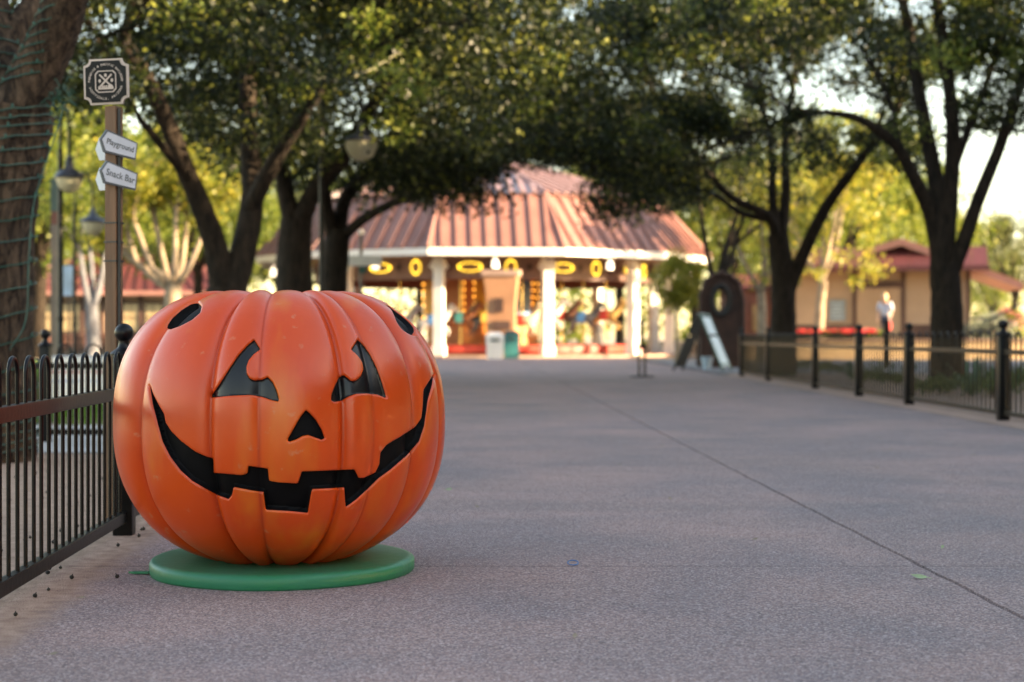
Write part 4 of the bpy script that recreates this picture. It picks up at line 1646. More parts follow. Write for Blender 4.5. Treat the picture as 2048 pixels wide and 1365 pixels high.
for txt, rad_, a0, a1, top in (('PARADISE & PACIFIC RAILROAD', .130, 178, 2, True), ('SCOTTSDALE, ARIZONA', .132, 200, 340, False)):
    n = len(txt)
    for i, ch in enumerate(txt):
        if ch == ' ':
            continue
        a = R(a0 + (a1 - a0) * i / (n - 1))
        v, f = glyphs(ch, .0235, .0006)
        ro = a - PI / 2 if top else a + PI / 2
        ca, sa = math.cos(ro), math.sin(ro)
        mb.add([pfn(Vector((rad_ * math.cos(a) + p.x * ca - p.y * sa, -.0185, rad_ * math.sin(a) + p.x * sa + p.y * ca))) for p in v], f)
tag(mb.build('lettering', M['sign_cream'], pb), kind=None)
# arrow boards, two to a level
for py, txt in ((291, 'Playground'), (352, 'Snack Bar')):
    z = EYE + (HOR - py) / FPX * d
    out = [(-.165, 0.0), (-.125, .086), (.165, .066), (.172, -.066), (-.115, -.086)]
    inn = [(x * .93, zz * .84) for x, zz in out]
    toL = Matrix.Rotation(R(19), 3, 'Z')          # place axes -> post axes
    ra = Matrix.Rotation(R(50), 3, 'Z')
    rb = Matrix.Rotation(R(11), 3, 'Y')
    fr = lambda p: toL @ (ra @ (rb @ p) + Vector((.050, -.075, z - .01)))
    bd = MB().prism(out, -.011, .011, fr).build('arrow_board', M['sign_ink'], sp)
    MB().prism(inn, -.0145, -.0115, fr).build('board_face', M['sign_white'], bd)
    v, f = glyphs(txt, .072 if len(txt) < 10 else .062, .001)
    MB().add([fr(Vector((p.x * .92 + .012, -.0165, p.y))) for p in v], f).build('lettering', M['sign_ink'], bd)
    ra2 = Matrix.Rotation(R(-28), 3, 'Z')
    fl = lambda p: toL @ (ra2 @ p + Vector((-.075, .135, z - .01)))
    out2 = [(-.125, 0.0), (-.085, .088), (.14, .088), (.14, -.088), (-.085, -.088)]
    MB().prism(out2, -.011, .011, fl).build('arrow_board', M['sign_white'], sp)
    MB().box((.01, -.066, z), (.075, .03, .14)).build('bracket', M['sign_black'], sp)

# the post really stands just behind the iron fence: bring it to its true size
kk = 6.55 / 12.0
for o_ in [sp] + list(sp.children_recursive):
    if o_.type == 'MESH':
        for v_ in o_.data.vertices:
            z = v_.co.z
            v_.co = Vector((v_.co.x * kk, v_.co.y * kk, 0 if z < .05 else EYE + (z - EYE) * kk))
sp.location = (gx_(228, 6.55), 6.55, 0)

# white notice on the lawn behind the fences
d = 17.5
nb = thing('notice_board', 'low white notice with faint red lettering standing on the lawn behind the fence', 'sign', (gx_(165, d), d, 0))
w_, z0_, z1_ = 155 / FPX * d, EYE - (806 - HOR) / FPX * d, EYE - (716 - HOR) / FPX * d
MB().box((0, 0, (z0_ + z1_) / 2), (w_, .012, z1_ - z0_)).build('panel', M['white_paint'], nb)
mb = MB()
for x in (-w_ / 2 - .008, w_ / 2 + .008):
    mb.tube([(x, 0, 0), (x, 0, z1_ + .01)], .010, 8)
mb.tube([(-w_ / 2, 0, z1_ + .012), (w_ / 2, 0, z1_ + .012)], .010, 8)
mb.build('frame', M['sign_white'], nb)
mb, mb2 = MB(), MB()
x = -w_ / 2 + .08
while x < w_ / 2 - .1:
    l_ = rnd.uniform(.03, .08)
    mb.box((x + l_ / 2, -.008, z1_ - .16), (l_, .002, .028))
    x += l_ + .025
x = -w_ / 2 + .1
while x < w_ / 2 - .15:
    l_ = rnd.uniform(.02, .06)
    mb2.box((x + l_ / 2, -.008, z1_ - .26), (l_, .002, .016))
    x += l_ + .02
mb.build('print', M['red_ink'], nb)
mb2.build('print', M['blue_ink'], nb)


# ------------------------------------------------------------ street lamps
def lamp(label, pxp, pyt, d, lx, ly, lw, grp=None, hook=True):
    """black pole at pixel column pxp; bell lamp hanging at (lx, ly), lw pixels wide"""
    X = gx_(pxp, d)
    root = thing('street_lamp', label, 'street lamp', (X, d, 0))
    H = EYE + (HOR - pyt) / FPX * d
    mb = MB()
    mb.lathe([(.10, 0), (.10, .12), (.075, .18), (.055, .5), (.040, .55), (.036, H * .6), (.034, H)], 14)
    mb.lathe([(.05, 1.0), (.05, 1.05)], 14)
    mb.build('pole', M['black_metal'], root, True, 40)
    dx = (lx - pxp) / FPX * d
    zl = EYE + (HOR - ly) / FPX * d
    r_ = lw / 2 / FPX * d
    top = max(H, zl + 0.55)
    pts = curve_pts([(0, 0, H - .05), (dx * .12, 0, top + .22), (dx * .55, 0, top + .42), (dx * .93, 0, top + .25), (dx, 0, top - .1), (dx, 0, zl + .17)], 6)
    MB().tube(pts, .022, 8).build('arm', M['black_metal'], root, True)
    mb = MB()
    mb.lathe([(.02, .30), (.05, .27), (.055, .17), (r_ * .35, .13), (r_ * .80, .07), (r_, .02), (r_ * 1.02, 0), (r_ * .97, -.012), (.05, .0)], 24, (dx, 0, zl))
    mb.build('lamp_hood', M['lamp_hood'], root, True, 40)
    mb = MB()
    mb.lathe([(.02, -.30 * r_ / .28), (r_ * .30, -.285 * r_ / .28), (r_ * .62, -.22 * r_ / .28), (r_ * .84, -.10 * r_ / .28), (r_ * .90, -.005)], 20, (dx, 0, zl))
    mb.build('lamp_globe', M['lamp_glass'], root, True, 60)
    return root


lamp('black hooked street lamp with a big pale globe hanging between the dark trunks', 643, 240, 23.0, 723, 283, 76)
lamp('black street lamp nearest the wrapped trunk, its globe half behind its own pole', 121, 300, 21.0, 139, 356, 58)
lamp('thin black street lamp with a small pale globe just left of the sign post', 149, 430, 31.0, 186, 445, 50)

# painted post and blue banner behind the lamps
d = 27.0
tp = thing('totem_post', 'tall square grey post with green and red painted bands by the left lamp', 'post', (gx_(111, d), d, 0))
zz_ = [0, EYE + (HOR - 450) / FPX * d, EYE + (HOR - 424) / FPX * d, EYE + (HOR - 358) / FPX * d]
for a, b, m_ in ((zz_[0], zz_[1], 'soffit'), (zz_[1], zz_[2], 'brick_red'), (zz_[2], zz_[3], 'totem_green')):
    MB().box((0, 0, (a + b) / 2), (.13, .13, b - a)).build('band', M[m_], tp)
d = 36.0
bn = thing('banner', 'pale blue banner on a thin stand between the two left lamp poles', 'banner', (gx_(136, d), d, 0))
mb = MB()
n = 8
a_, b_ = EYE + (HOR - 592) / FPX * d, EYE + (HOR - 532) / FPX * d
for i in range(n):
    for x in (-.12, .12):
        mb.v.append((x, .02 * math.sin(i * .9), a_ + (b_ - a_) * i / (n - 1)))
for i in range(n - 1):
    mb.f.append((2 * i, 2 * i + 1, 2 * i + 3, 2 * i + 2))
mb.build('cloth', M['banner_blue'], bn, True)
mb = MB().tube([(0, .04, 0), (0, .04, b_ + .05)], .02, 8)
mb.tube([(-.14, .03, b_ + .01), (.14, .03, b_ + .01)], .012, 6)
mb.build('stand', M['steel_dark'], bn)

# white directional arrow by the dark trees
d = 30.0
ds = thing('direction_sign', 'white pointed direction board on a thin pole below the globe lamp', 'sign', (gx_(722, d), d, 0))
hz_ = EYE + (HOR - 470) / FPX * d
MB().tube([(0, .03, 0), (0, .03, hz_)], .032, 10).build('pole', M['soffit'], ds, True)
MB().ball((0, .03, hz_ + .05), .06, 10, 8).build('pole_cap', M['white_paint'], ds, True)
zc_ = EYE + (HOR - 522) / FPX * d
MB().prism([(-.44, 0), (-.36, .10), (.36, .10), (.42, 0), (.36, -.10), (-.36, -.10)], -.02, .0, lambda p: p + Vector((0, 0, zc_))).build('arrow_board', M['white_paint'], ds)
mb = MB()
mb.prism([(.075 * math.cos(a), .075 * math.sin(a)) for a in np.linspace(0, 2 * PI, 15)[:-1]], -.03, -.0, lambda p: p + Vector((.03, 0, zc_ - .18)))
mb.build('badge', M['frame_teal'], ds)

# ------------------------------------------------------------ the carousel pavilion
CC = Vector((gx_(966, 66), 66.0, 0))
NF = 12
cv = thing('carousel_pavilion', 'many-sided carousel pavilion with a pink seamed metal roof at the end of the plaza', 'pavilion', CC)
ang = lambda k: R(19 + 30 * k)
dirv = lambda a: Vector((math.sin(a), -math.cos(a), 0))
RE, ZE, RM, ZM, ZA = 9.6, 3.98, 7.65, 6.08, 8.5


def roof_strips(r0, z0, r1, z1, m, nst, seam):
    for k in range(NF):
        a0, a1 = ang(k - 1), ang(k)
        p00, p01 = dirv(a0) * r0 + Vector((0, 0, z0)), dirv(a1) * r0 + Vector((0, 0, z0))
        p10, p11 = dirv(a0) * r1 + Vector((0, 0, z1)), dirv(a1) * r1 + Vector((0, 0, z1))
        facing = dirv((a0 + a1) / 2).y < 0.45
        n = nst if facing else 2
        nrm = (p01 - p00).cross(p10 - p00).normalized()
        if nrm.z < 0:
            nrm = -nrm
        E = (p01 - p00).normalized()
        L0, L1 = (p01 - p00).length, (p11 - p10).length
        # seams run straight up the slope, so the outer ones end on the hips
        slope = ((p10 + p11) / 2 - (p00 + p01) / 2)
        for i in range(n):
            ta, tb = i / n, (i + 1) / n
            xa, xb = (ta - .5) * L0, (tb - .5) * L0

            def topx(x):
                return max(-L1 / 2, min(L1 / 2, x)) if L1 > 0.05 else 0.0

            def upto(x):
                ex = abs(x) - L1 / 2
                return 1.0 if ex <= 0 else max(0.0, 1 - ex / ((L0 - L1) / 2))
            c = (p00 + p01) / 2
            f = lambda x, s: c + E * x + slope * s
            q = [f(xa, 0), f(xb, 0), f(xb, upto(xb))]
            mids = [xm for xm in (L1 / 2, -L1 / 2) if xa < xm < xb]
            for xm in sorted(mids, reverse=True):
                q.append(f(xm, 1))
            q.append(f(xa, upto(xa)))
            qq = []
            for p_ in q:
                if not qq or (p_ - qq[-1]).length > 1e-4:
                    qq.append(p_)
            mb = MB()
            mb.add(qq, [tuple(range(len(qq)))])
            if seam and i > 0:
                s1 = upto(xa)
                if s1 > .03:
                    w_ = .075
                    lo, hi = f(xa, 0), f(xa, s1)
                    vs_ = [lo - E * w_, lo + E * w_, lo + E * w_ + nrm * .085, lo - E * w_ + nrm * .085, hi - E * w_, hi + E * w_, hi + E * w_ + nrm * .085, hi - E * w_ + nrm * .085]
                    vs_ = [p_ + nrm * .004 for p_ in vs_]
                    mb.add(vs_, [(0, 1, 2, 3), (4, 7, 6, 5), (0, 4, 5, 1), (1, 5, 6, 2), (2, 6, 7, 3), (3, 7, 4, 0)])
            mb.build('roof_panel', m, cv)
        # hip cap
        mb = MB()
        mb.tube([p01 + Vector((0, 0, .03)), p11 + Vector((0, 0, .03))], .09, 6)
        mb.build('hip_cap', m, cv)


roof_strips(RE, ZE, RM, ZM, M['roof'], 9, True)
roof_strips(RM + .12, ZM + .05, .25, ZA, M['roof_upper'], 9, True)
MB().lathe([(.3, ZA - .05), (.22, ZA + .25), (.05, ZA + .5), (.04, ZA + 1.0)], 12).build('finial', M['roof'], cv, True)
# fascia, soffit, lattice boards with bulb rings
for k in range(NF):
    a0, a1 = ang(k - 1), ang(k)
    am = (a0 + a1) / 2
    rotm = Matrix.Rotation(am, 3, 'Z')
    ap = math.cos(PI / NF)
    wd = 2 * math.sin(PI / NF)
    c = dirv(am) * (RE * ap - .04)
    MB().box(c + Vector((0, 0, ZE - .125)), (RE * wd - .04, .08, .25), rotm).build('fascia', M['white_paint'], cv)
    q = [dirv(a0) * (RE - .1), dirv(a1) * (RE - .1), dirv(a1) * 2.0, dirv(a0) * 2.0]
    MB().add([p_ + Vector((0, 0, ZE - .20)) for p_ in q], [(0, 1, 2, 3)]).build('soffit', M['soffit'], cv)
    rb_ = 7.15
    c = dirv(am) * (rb_ * ap)
    bdp = MB().box(c + Vector((0, 0, 3.36)), (rb_ * wd - .02, .10, .84), rotm).build('rounding_board', M['mauve'], cv)
    if dirv(am).y < 0.3:
        out_ = dirv(am)
        side_ = Vector((math.cos(am), math.sin(am), 0))
        base_ = dirv(am) * (rb_ * ap + .08) + Vector((0, 0, 3.40))
        for (x, ea, eb, nb_) in ((-.85, .44, .16, 24), (.70, .19, .26, 18)):
            mb = MB()
            for i in range(nb_):
                t_ = 2 * PI * i / nb_
                mb.ball(base_ + side_ * (x + ea * math.cos(t_)) + Vector((0, 0, eb * math.sin(t_))), .027, 6, 4)
            tag(mb.build('bulb_ring', M['bulb'], bdp), kind='stuff')
        for x in (-.05, 1.40, -1.62):
            mb = MB()
            mb.prism([(.13, 0), (0, .16), (-.13, 0), (0, -.16)], 0, .05, lambda p: base_ - out_ * .03 + side_ * (x + p.x) + out_ * p.y + Vector((0, 0, p.z)))
            mb.build('diamond', M['diamond'], bdp)
    # column and its bracket
    cp = dirv(a1) * 7.85
    rc = Matrix.Rotation(a1, 3, 'Z')
    mb = MB()
    mb.box(cp + Vector((0, 0, 1.88)), (.36, .36, 3.72), rc)
    mb.box(cp + Vector((0, 0, .2)), (.46, .46, .4), rc)
    mb.box(cp + Vector((0, 0, 3.55)), (.46, .46, .12), rc)
    mb.box(cp + rc @ Vector((.22, 0, 3.32)), (.34, .14, .12), rc @ Matrix.Rotation(R(-45), 3, 'Y'))
    mb.box(cp + rc @ Vector((-.22, 0, 3.32)), (.34, .14, .12), rc @ Matrix.Rotation(R(45), 3, 'Y'))
    mb.build('column', M['white_paint'], cv)
    # hanging lantern under each eave corner
    lp = dirv(am) * (RE * ap - .5)
    mb = MB().tube([lp + Vector((0, 0, 3.78)), lp + Vector((0, 0, 3.62))], .015, 6)
    mb.lathe([(.02, .34), (.10, .30), (.13, .02), (.05, 0)], 10, lp + Vector((0, 0, 3.28)))
    mb.build('eave_lantern', M['bulb_white'], cv, True)
# centre drum
mb = MB().lathe([(2.35, .4), (2.35, 3.75)], 20, close=False)
mb.build('drum', M['drum_orange'], cv)
for k in range(10):
    a = R(36 * k + 6)
    rotm = Matrix.Rotation(a, 3, 'Z')
    m_ = ('drum_gold', 'drum_blue', 'mauve', 'drum_gold', 'drum_orange')[k % 5]
    pn = MB().box(dirv(a) * 2.38 + Vector((0, 0, 2.35)), (1.05, .08, 1.5), rotm).build('drum_panel', M[m_], cv)
    sd2 = Vector((math.cos(a), math.sin(a), 0))
    mb = MB()
    for i in range(7):
        for x in (-.58, .58):
            mb.ball(dirv(a) * 2.46 + sd2 * x + Vector((0, 0, 1.55 + i * .28)), .035, 6, 4)
    for i in range(5):
        mb.ball(dirv(a) * 2.46 + sd2 * (-.4 + .2 * i) + Vector((0, 0, 1.52)), .035, 6, 4)
    tag(mb.build('bulb_row', M['bulb_orange'], pn), kind='stuff')
mb = MB().lathe([(6.75, .12), (6.75, .16), (6.82, .18), (6.82, .42), (6.7, .44), (.1, .44)], 60, close=False)
mb.build('platform', M['platform_red'], cv, True, 30)
MB().lathe([(8.4, 0.0), (8.4, .06), (.1, .06)], 40, close=False).build('plinth', M['kerb'], cv)


# ------------------------------------------------------------ carousel horses
def skin_obj(name, verts, edges, radii, m, parent, sub=2, root=0):
    me = bpy.data.meshes.new(name)
    me.from_pydata(verts, edges, [])
    o = bpy.data.objects.new(name, me)
    COL.objects.link(o)
    md = o.modifiers.new('skin', 'SKIN')
    sk = me.skin_vertices[0].data
    for i, r_ in enumerate(radii):
        sk[i].radius = r_ if isinstance(r_, tuple) else (r_, r_)
        sk[i].use_root = (i == root)
    s = o.modifiers.new('sub', 'SUBSURF')
    s.levels = sub
    s.render_levels = sub
    bpy.context.view_layer.update()
    me2 = bpy.data.meshes.new_from_object(o.evaluated_get(bpy.context.evaluated_depsgraph_get()))
    bpy.data.objects.remove(o)
    me2.materials.clear()
    me2.materials.append(m)
    me2.polygons.foreach_set('use_smooth', [True] * len(me2.polygons))
    o = bpy.data.objects.new(name, me2)
    COL.objects.link(o)
    o.parent = parent
    return o


coats = [('white', (.75, .73, .70)), ('black', (.02, .02, .022)), ('chestnut brown', (.20, .07, .03)), ('pale grey', (.40, .41, .43)),
         ('golden tan', (.50, .32, .12)), ('dark grey', (.09, .09, .10)), ('cream', (.65, .55, .40)), ('dark brown', (.07, .03, .02))]
spots = [(-2.3, 5.1, 0, 'white', 'right behind the left front column'), (-.25, 5.25, 1, 'black', 'beside the tan kiosk'),
         (2.05, 5.0, 0, 'white', 'in the sun at the right front column'), (1.1, 5.2, 6, 'cream', 'just right of the tan kiosk'),
         (3.5, 4.2, 5, 'dark grey', 'half hidden right of the right front column'), (4.45, 3.2, 4, 'golden tan', 'near the right end of the carousel'),
         (-3.7, 3.9, 3, 'pale grey', 'at the left end of the carousel'), (-1.3, 4.2, 2, 'chestnut brown', 'in the inner row behind the black horse'),
         (2.7, 3.1, 7, 'dark brown', 'in the inner row, right of the drum')]
hv = [(0, 0, .95), (.30, 0, .97), (-.32, 0, .98), (.52, 0, 1.12), (.68, 0, 1.36), (.76, 0, 1.52), (.93, 0, 1.38), (1.00, 0, 1.30), (-.50, 0, .96), (-.62, 0, .78),
      (-.66, 0, .50),
      (.34, .12, .76), (.52, .12, .56), (.40, .12, .36), (.34, -.12, .76), (.62, -.12, .62), (.60, -.12, .38),
      (-.36, .12, .76), (-.30, .12, .55), (-.50, .12, .36), (-.56, .12, .18), (-.36, -.12, .76), (-.44, -.12, .54), (-.62, -.12, .40), (-.74, -.12, .24),
      (.70, .05, 1.63), (.70, -.05, 1.63)]
he = [(0, 1), (0, 2), (1, 3), (3, 4), (4, 5), (5, 6), (6, 7), (2, 8), (8, 9), (9, 10), (1, 11), (11, 12), (12, 13), (1, 14), (14, 15), (15, 16), (2, 17), (17, 18),
      (18, 19), (19, 20), (2, 21), (21, 22), (22, 23), (23, 24), (5, 25), (5, 26)]
hr = [(.20, .19), (.21, .19), (.21, .19), .16, .115, .095, .075, .055, .06, .055, .02, .085, .05, .035, .085, .05, .035, .095, .06, .038, .03, .095, .06, .038, .03, .022, .022]
hb = None
for i, (x, yy, ci, cn, where) in enumerate(spots):
    hroot = thing('carousel_horse', '%s carousel horse %s' % (cn, where), 'carousel horse', (CC.x + x + .45, CC.y - yy - .55, .5), math.atan2(x, yy) * -.2 + (0 if x > 0 else 0),
                  'carousel horses')
    hm = mat('coat_' + cn.replace(' ', '_') + str(i), coats[ci][1], .3, 0, .1, 4)
    if hb is None:
        hb = skin_obj('body', hv, he, hr, hm, hroot, 1)
        sdl = MB()
        sdl.ball((-.02, 0, 1.13), .22, 12, 8, (1.1, .85, .35))
        sdl.box((-.02, .19, .95), (.30, .03, .32))
        sdl.box((-.02, -.19, .95), (.30, .03, .32))
        sdl = sdl.build('saddle', M['drum_blue'], hroot, True)
        pol = MB().tube([(0.06, 0, -.06), (0.06, 0, 3.1)], .034, 10).build('pole', M['brass'], hroot, True)
        mn = MB()
        for q in range(7):
            t_ = q / 6
            mn.ball((.40 + .30 * t_, 0, 1.22 + .36 * t_), .07, 7, 5, (.8, .5, 1.3))
        mn = mn.build('mane', M['hair'], hroot, True)
        body_proto = (hb, sdl, pol, mn)
        zoff = 0
    else:
        for o_ in body_proto:
            c_ = part_copy(o_, hroot)
            if o_ is hb:
                c_.data = hb.data.copy()
                c_.data.materials.clear()
                c_.data.materials.append(hm)
            if o_ is body_proto[1]:
                c_.data = c_.data.copy()
                c_.data.materials.clear()
                c_.data.materials.append(M[('red_cloth', 'drum_gold', 'bin_teal', 'platform_red', 'drum_blue')[i % 5]])
    hroot.location.z = .42 + .22 * ((i * 7) % 3) / 2
    for ch in hroot.children:
        if ch.name.startswith('pole'):
            ch.location.z = .0

# kiosk pillar, bins
d = 56.5
kx = gx_(1003, d)
ks = thing('kiosk', 'tan tapered pillar kiosk with dark plaques in front of the carousel', 'kiosk', (kx, d, 0), R(-6))
k1 = EYE + (HOR - 541) / FPX * d
mb = MB()


def frust(mb, w0, w1, z0, z1, dp=1.0):
    v = [(-w0 / 2, -w0 / 2 * dp, z0), (w0 / 2, -w0 / 2 * dp, z0), (w0 / 2, w0 / 2 * dp, z0), (-w0 / 2, w0 / 2 * dp, z0), (-w1 / 2, -w1 / 2 * dp, z1), (w1 / 2, -w1 / 2 * dp, z1),
         (w1 / 2, w1 / 2 * dp, z1), (-w1 / 2, w1 / 2 * dp, z1)]
    mb.add(v, [(0, 1, 2, 3), (4, 7, 6, 5), (0, 4, 5, 1), (1, 5, 6, 2), (2, 6, 7, 3), (3, 7, 4, 0)])


frust(mb, 1.0, 1.0, 0, 1.9, .6)
frust(mb, 1.0, 1.22, 1.9, k1 - .2, .6)
mb.build('body', M['kiosk'], ks)
mb = MB()
frust(mb, 1.36, 1.36, k1 - .2, k1, .62)
mb.build('cap', M['kerb'], ks)
MB().box((-.05, -.325, EYE + (HOR - 611) / FPX * d), (.30, .05, .50)).build('plaque', M['diamond'], ks)
MB().box((.05, -.325, EYE + (HOR - 651) / FPX * d), (.60, .05, .30)).build('panel', M['brown_trim'], ks)


def bin_(label, px_, d, w, h, m, lidm):
    b = thing('litter_bin', label, 'bin', (gx_(px_, d), d, 0))
    mb = MB()
    frust(mb, w * .9, w, 0, h * .82)
    mb.build('body', M[m], b)
    mb = MB()
    frust(mb, w * 1.05, w * 1.05, h * .82, h * .88)
    frust(mb, w, w * .6, h * .88, h)
    mb.build('lid', M[lidm], b)
    MB().box((0, -w / 2 - .005, h * .70), (w * .5, .03, h * .10)).build('flap', M['bin_dark'], b)


bin_('white litter bin in front of the tan kiosk', 990, 54.4, .62, .92, 'white_paint', 'white_paint')
bin_('teal litter bin beside the white one', 1023, 55.4, .58, .98, 'bin_teal', 'bin_dark')

# low sign stand on the plaza
d = 30.2
ss = thing('sign_stand', 'thin black twin-post stand with a flat foot in the middle of the far plaza', 'sign stand', (gx_(1284, d), d, 0))
MB().lathe([(.25, 0), (.25, .02), (.22, .035), (.02, .04)], 24).build('foot', M['black_metal'], ss, True, 40)
for x in (-.055, .055):
    MB().tube([(x, 0, .03), (x, 0, .62)], .024, 8).build('leg', M['black_metal'], ss)
MB().tube([(0, 0, .55), (0, 0, 1.02)], .035, 8).build('pole', M['black_metal'], ss)
MB().box((0, 0, .60), (.19, .05, .06)).build('clamp', M['black_metal'], ss)
MB().ball((0, 0, 1.06), .055, 10, 8).build('knob', M['steel_dark'], ss, True)

# A-frame board
d = 35.8
af = thing('sandwich_board', 'black and pale blue folding sandwich board near the end of the right fence', 'sandwich board', (gx_(1405, d), d, 0), R(-27))
hA = 1.30
for s_, mf in ((-1, 'board_black'), (1, 'board_blue')):
    x0, x1 = s_ * .60, s_ * .04
    dirn = Vector((x1 - x0, 0, hA)).normalized()
    nn = Vector((hA * s_, 0, .56)).normalized()
    lean = Matrix((Vector((0, 1, 0)), dirn, Vector((0, 1, 0)).cross(dirn))).transposed()
    c = Vector(((x0 + x1) / 2, 0, hA / 2))
    LN = Vector((x1 - x0, 0, hA)).length
    fr = MB()
    for y in (-.30, .30):
        fr.box(c + lean @ Vector((y, 0, 0)), (.045, LN, .035), lean)
    fr.box(c + lean @ Vector((0, LN / 2 - .03, 0)), (.56, .05, .033), lean)
    fr.box(c + lean @ Vector((0, -LN / 2 + .16, 0)), (.56, .05, .033), lean)
    lf = fr.build('frame', M['frame_teal'] if s_ > 0 else M['board_black'], af)
    for (t0, t1) in ((-.60, .14), (.20, .62)):
        MB().box(c + lean @ Vector((0, (t0 + t1) / 2, 0)), (.54, t1 - t0, .022), lean).build('panel', M[mf], lf)
MB().tube([(-.05, -.3, hA), (-.05, .3, hA)], .02, 8).build('hinge', M['steel_dark'], af)
# pale bucket under it
bk = MB().lathe([(.10, 0), (.14, .28), (.15, .30), (.135, .30), (.10, .02)], 16, P(1414, 740, 37.5).to_3d() * 1.0)
for i, p_ in enumerate(bk.v):
    bk.v[i] = (p_[0], p_[1], p_[2] - P(1414, 740, 37.5).z)
tag(bk.build('bucket', M['banner_blue'], None, True), 'small pale bucket on the ground beside the sandwich board', 'bucket')

# the dark arch board with a hole for a face
d = 39.5
ab = thing('photo_board', 'tall dark brown arch-shaped board with an oval hole behind the sandwich board', 'photo board', (gx_(1442, d), d, 0), R(6))
mb = MB()
W_, H_ = .52, 2.36
outer = [(-W_ * 1.05, 0), (-W_ * 1.02, .8)]
for i in range(17):
    a = PI - PI * i / 16
    outer.append((W_ * (1.0 + .05 * math.sin(i * 2.1)) * math.cos(a), 1.62 + (H_ - 1.62) * (1 + .04 * math.sin(i * 3.3)) * math.sin(a) ** .8))
outer += [(W_ * 1.02, .8), (W_ * 1.05, 0)]
hx, hz_, hw, hh = -.02, 1.70, .13, .27
hol = [(hx + hw * math.cos(PI - 2 * PI * i / 24), hz_ + hh * math.sin(PI - 2 * PI * i / 24)) for i in range(24)]
no, nh = len(outer), len(hol)
ang_o = [math.atan2(z - hz_, x - hx) for x, z in outer]
for y in (-.06, .06):
    pass
bmx = bmesh.new()
vo = [bmx.verts.new((x, -.06, z)) for x, z in outer]
vh = [bmx.verts.new((x, -.06, z)) for x, z in hol]
es = [bmx.edges.new((vo[i], vo[(i + 1) % no])) for i in range(no)] + [bmx.edges.new((vh[i], vh[(i + 1) % nh])) for i in range(nh)]
bmesh.ops.triangle_fill(bmx, edges=es, use_beauty=True)
ext = bmesh.ops.extrude_face_region(bmx, geom=bmx.faces[:])
for v_ in [g for g in ext['geom'] if isinstance(g, bmesh.types.BMVert)]:
    v_.co.y += .14
bmesh.ops.recalc_face_normals(bmx, faces=bmx.faces[:])
me = bpy.data.meshes.new('board')
bmx.to_mesh(me)
bmx.free()
me.materials.append(M['prop_brown'])
o_ = bpy.data.objects.new('board', me)
COL.objects.link(o_)
o_.parent = ab
mb = MB()
pts = [Vector((x * 1.0, -.05, z)) for x, z in outer[1:-1]]
mb.tube(pts, .07, 8)
mb.build('rim', M['prop_brown'], ab, True)
mb = MB()
mb.tube([Vector((hx + (hw + .10) * math.cos(2 * PI * i / 20), -.08, hz_ + (hh + .10) * math.sin(2 * PI * i / 20))) for i in range(21)], .055, 8, False)
mb.build('hole_ring', M['board_black'], ab, True)
for x in (-.35, .35):
    MB().box((x, .30, .45), (.07, .5, .9)).build('brace', M['prop_brown'], ab)
# slanting pale blue slide board beside it
d = 41.0
a_, b_ = P(1457, 556, d), P(1481, 616, d)
sb = thing('slanted_board', 'pale blue narrow board slanting down right of the arch board', 'board', (gx_(1470, d), d, 0))
dv = (b_ - a_)
rotq = Matrix.Rotation(math.atan2(dv.x, -dv.z) * -1, 3, 'Y')
cm = (a_ + b_) / 2 - Vector((gx_(1470, d), d, 0))
MB().box(cm, (.17, .10, dv.length), rotq).build('plank', M['banner_blue'], sb)
MB().box((cm.x + .10, .10, cm.z / 2 - .1), (.07, .07, cm.z - .1)).build('leg', M['steel_dark'], sb)

# ------------------------------------------------------------ terrace, planter and the right building
TZ = .52
mb = MB().box((20.5, 72.0, TZ / 2 - .03), (25.0, 34.0, TZ + .06))
tag(mb.build('terrace', M['tan_ground']), kind='structure')
pw = thing('planter_wall', 'low sunlit tan planter wall with red flowers below the right building', 'wall', (8.0, 54.2, 0))
MB().box((9.5, 0, .30), (19.0, .5, .64)).build('wall', M['planter'], pw)
MB().box((9.5, -.02, .65), (19.1, .62, .06)).build('coping', M['kerb'], pw)
cs = [(nrg.uniform(.9, 4.9), nrg.uniform(-.12, .15) + .1, .86) for k in range(70)]
fb = thing('flower_bed', 'row of red flowers along the top of the tan planter wall', 'flowers', (8.0, 54.4, 0))
leaves('leaf_bank', cs, [.16] * 70, 40, .09, M['leaf_lit'], fb, 31)
cs = [(nrg.uniform(1.6, 4.6), nrg.uniform(-.15, .1), .95) for k in range(46)]
leaves('blossom', cs, [.11] * 46, 26, .07, M['flower_red'], fb, 32)

BX = thing('shop_building', 'tan building with maroon awning roof, brown trim and a closed shutter door', 'building',
           (gx_(1758, 62), 62.0, TZ), R(-14))
BW, BD, BH = 6.9, 7.0, 3.05
MB().box((0, BD / 2, BH / 2), (BW, BD, BH)).build('wall', M['tan_wall'], BX)
MB().box((0, BD / 2, .36), (BW + .08, BD + .08, .72)).build('wainscot', M['brown_trim'], BX)
for x in (-3.40, -.95, .93, 3.40):
    MB().box((x, -.05, BH / 2), (.16, .09, BH)).build('trim_post', M['brown_trim'], BX)
MB().box((0, -.055, 2.30), (1.70, .08, .26)).build('door_head', M['brown_trim'], BX)
dr = MB().box((-.01, -.03, 1.12), (1.70, .05, 2.05)).build('shutter', M['tan_door'], BX)
for i in range(13):
    MB().box((-.01, -.065, .18 + i * .16), (1.68, .02, .148)).build('slat', M['tan_door'], dr)
# framed blue notice on the wall
wn_ = MB().box((-1.62, -.09, 1.28), (.66, .05, .86), bevel=.02).build('wall_sign', mat('notice_blue', (0.22, 0.27, 0.30), 0.5), BX)
mb = MB()
for i in range(5):
    l_ = .42 - .06 * (i % 2)
    mb.box((-1.62, -.119, 1.56 - i * .14), (l_, .008, .035))
mb.build('print', M['banner_blue'], wn_)
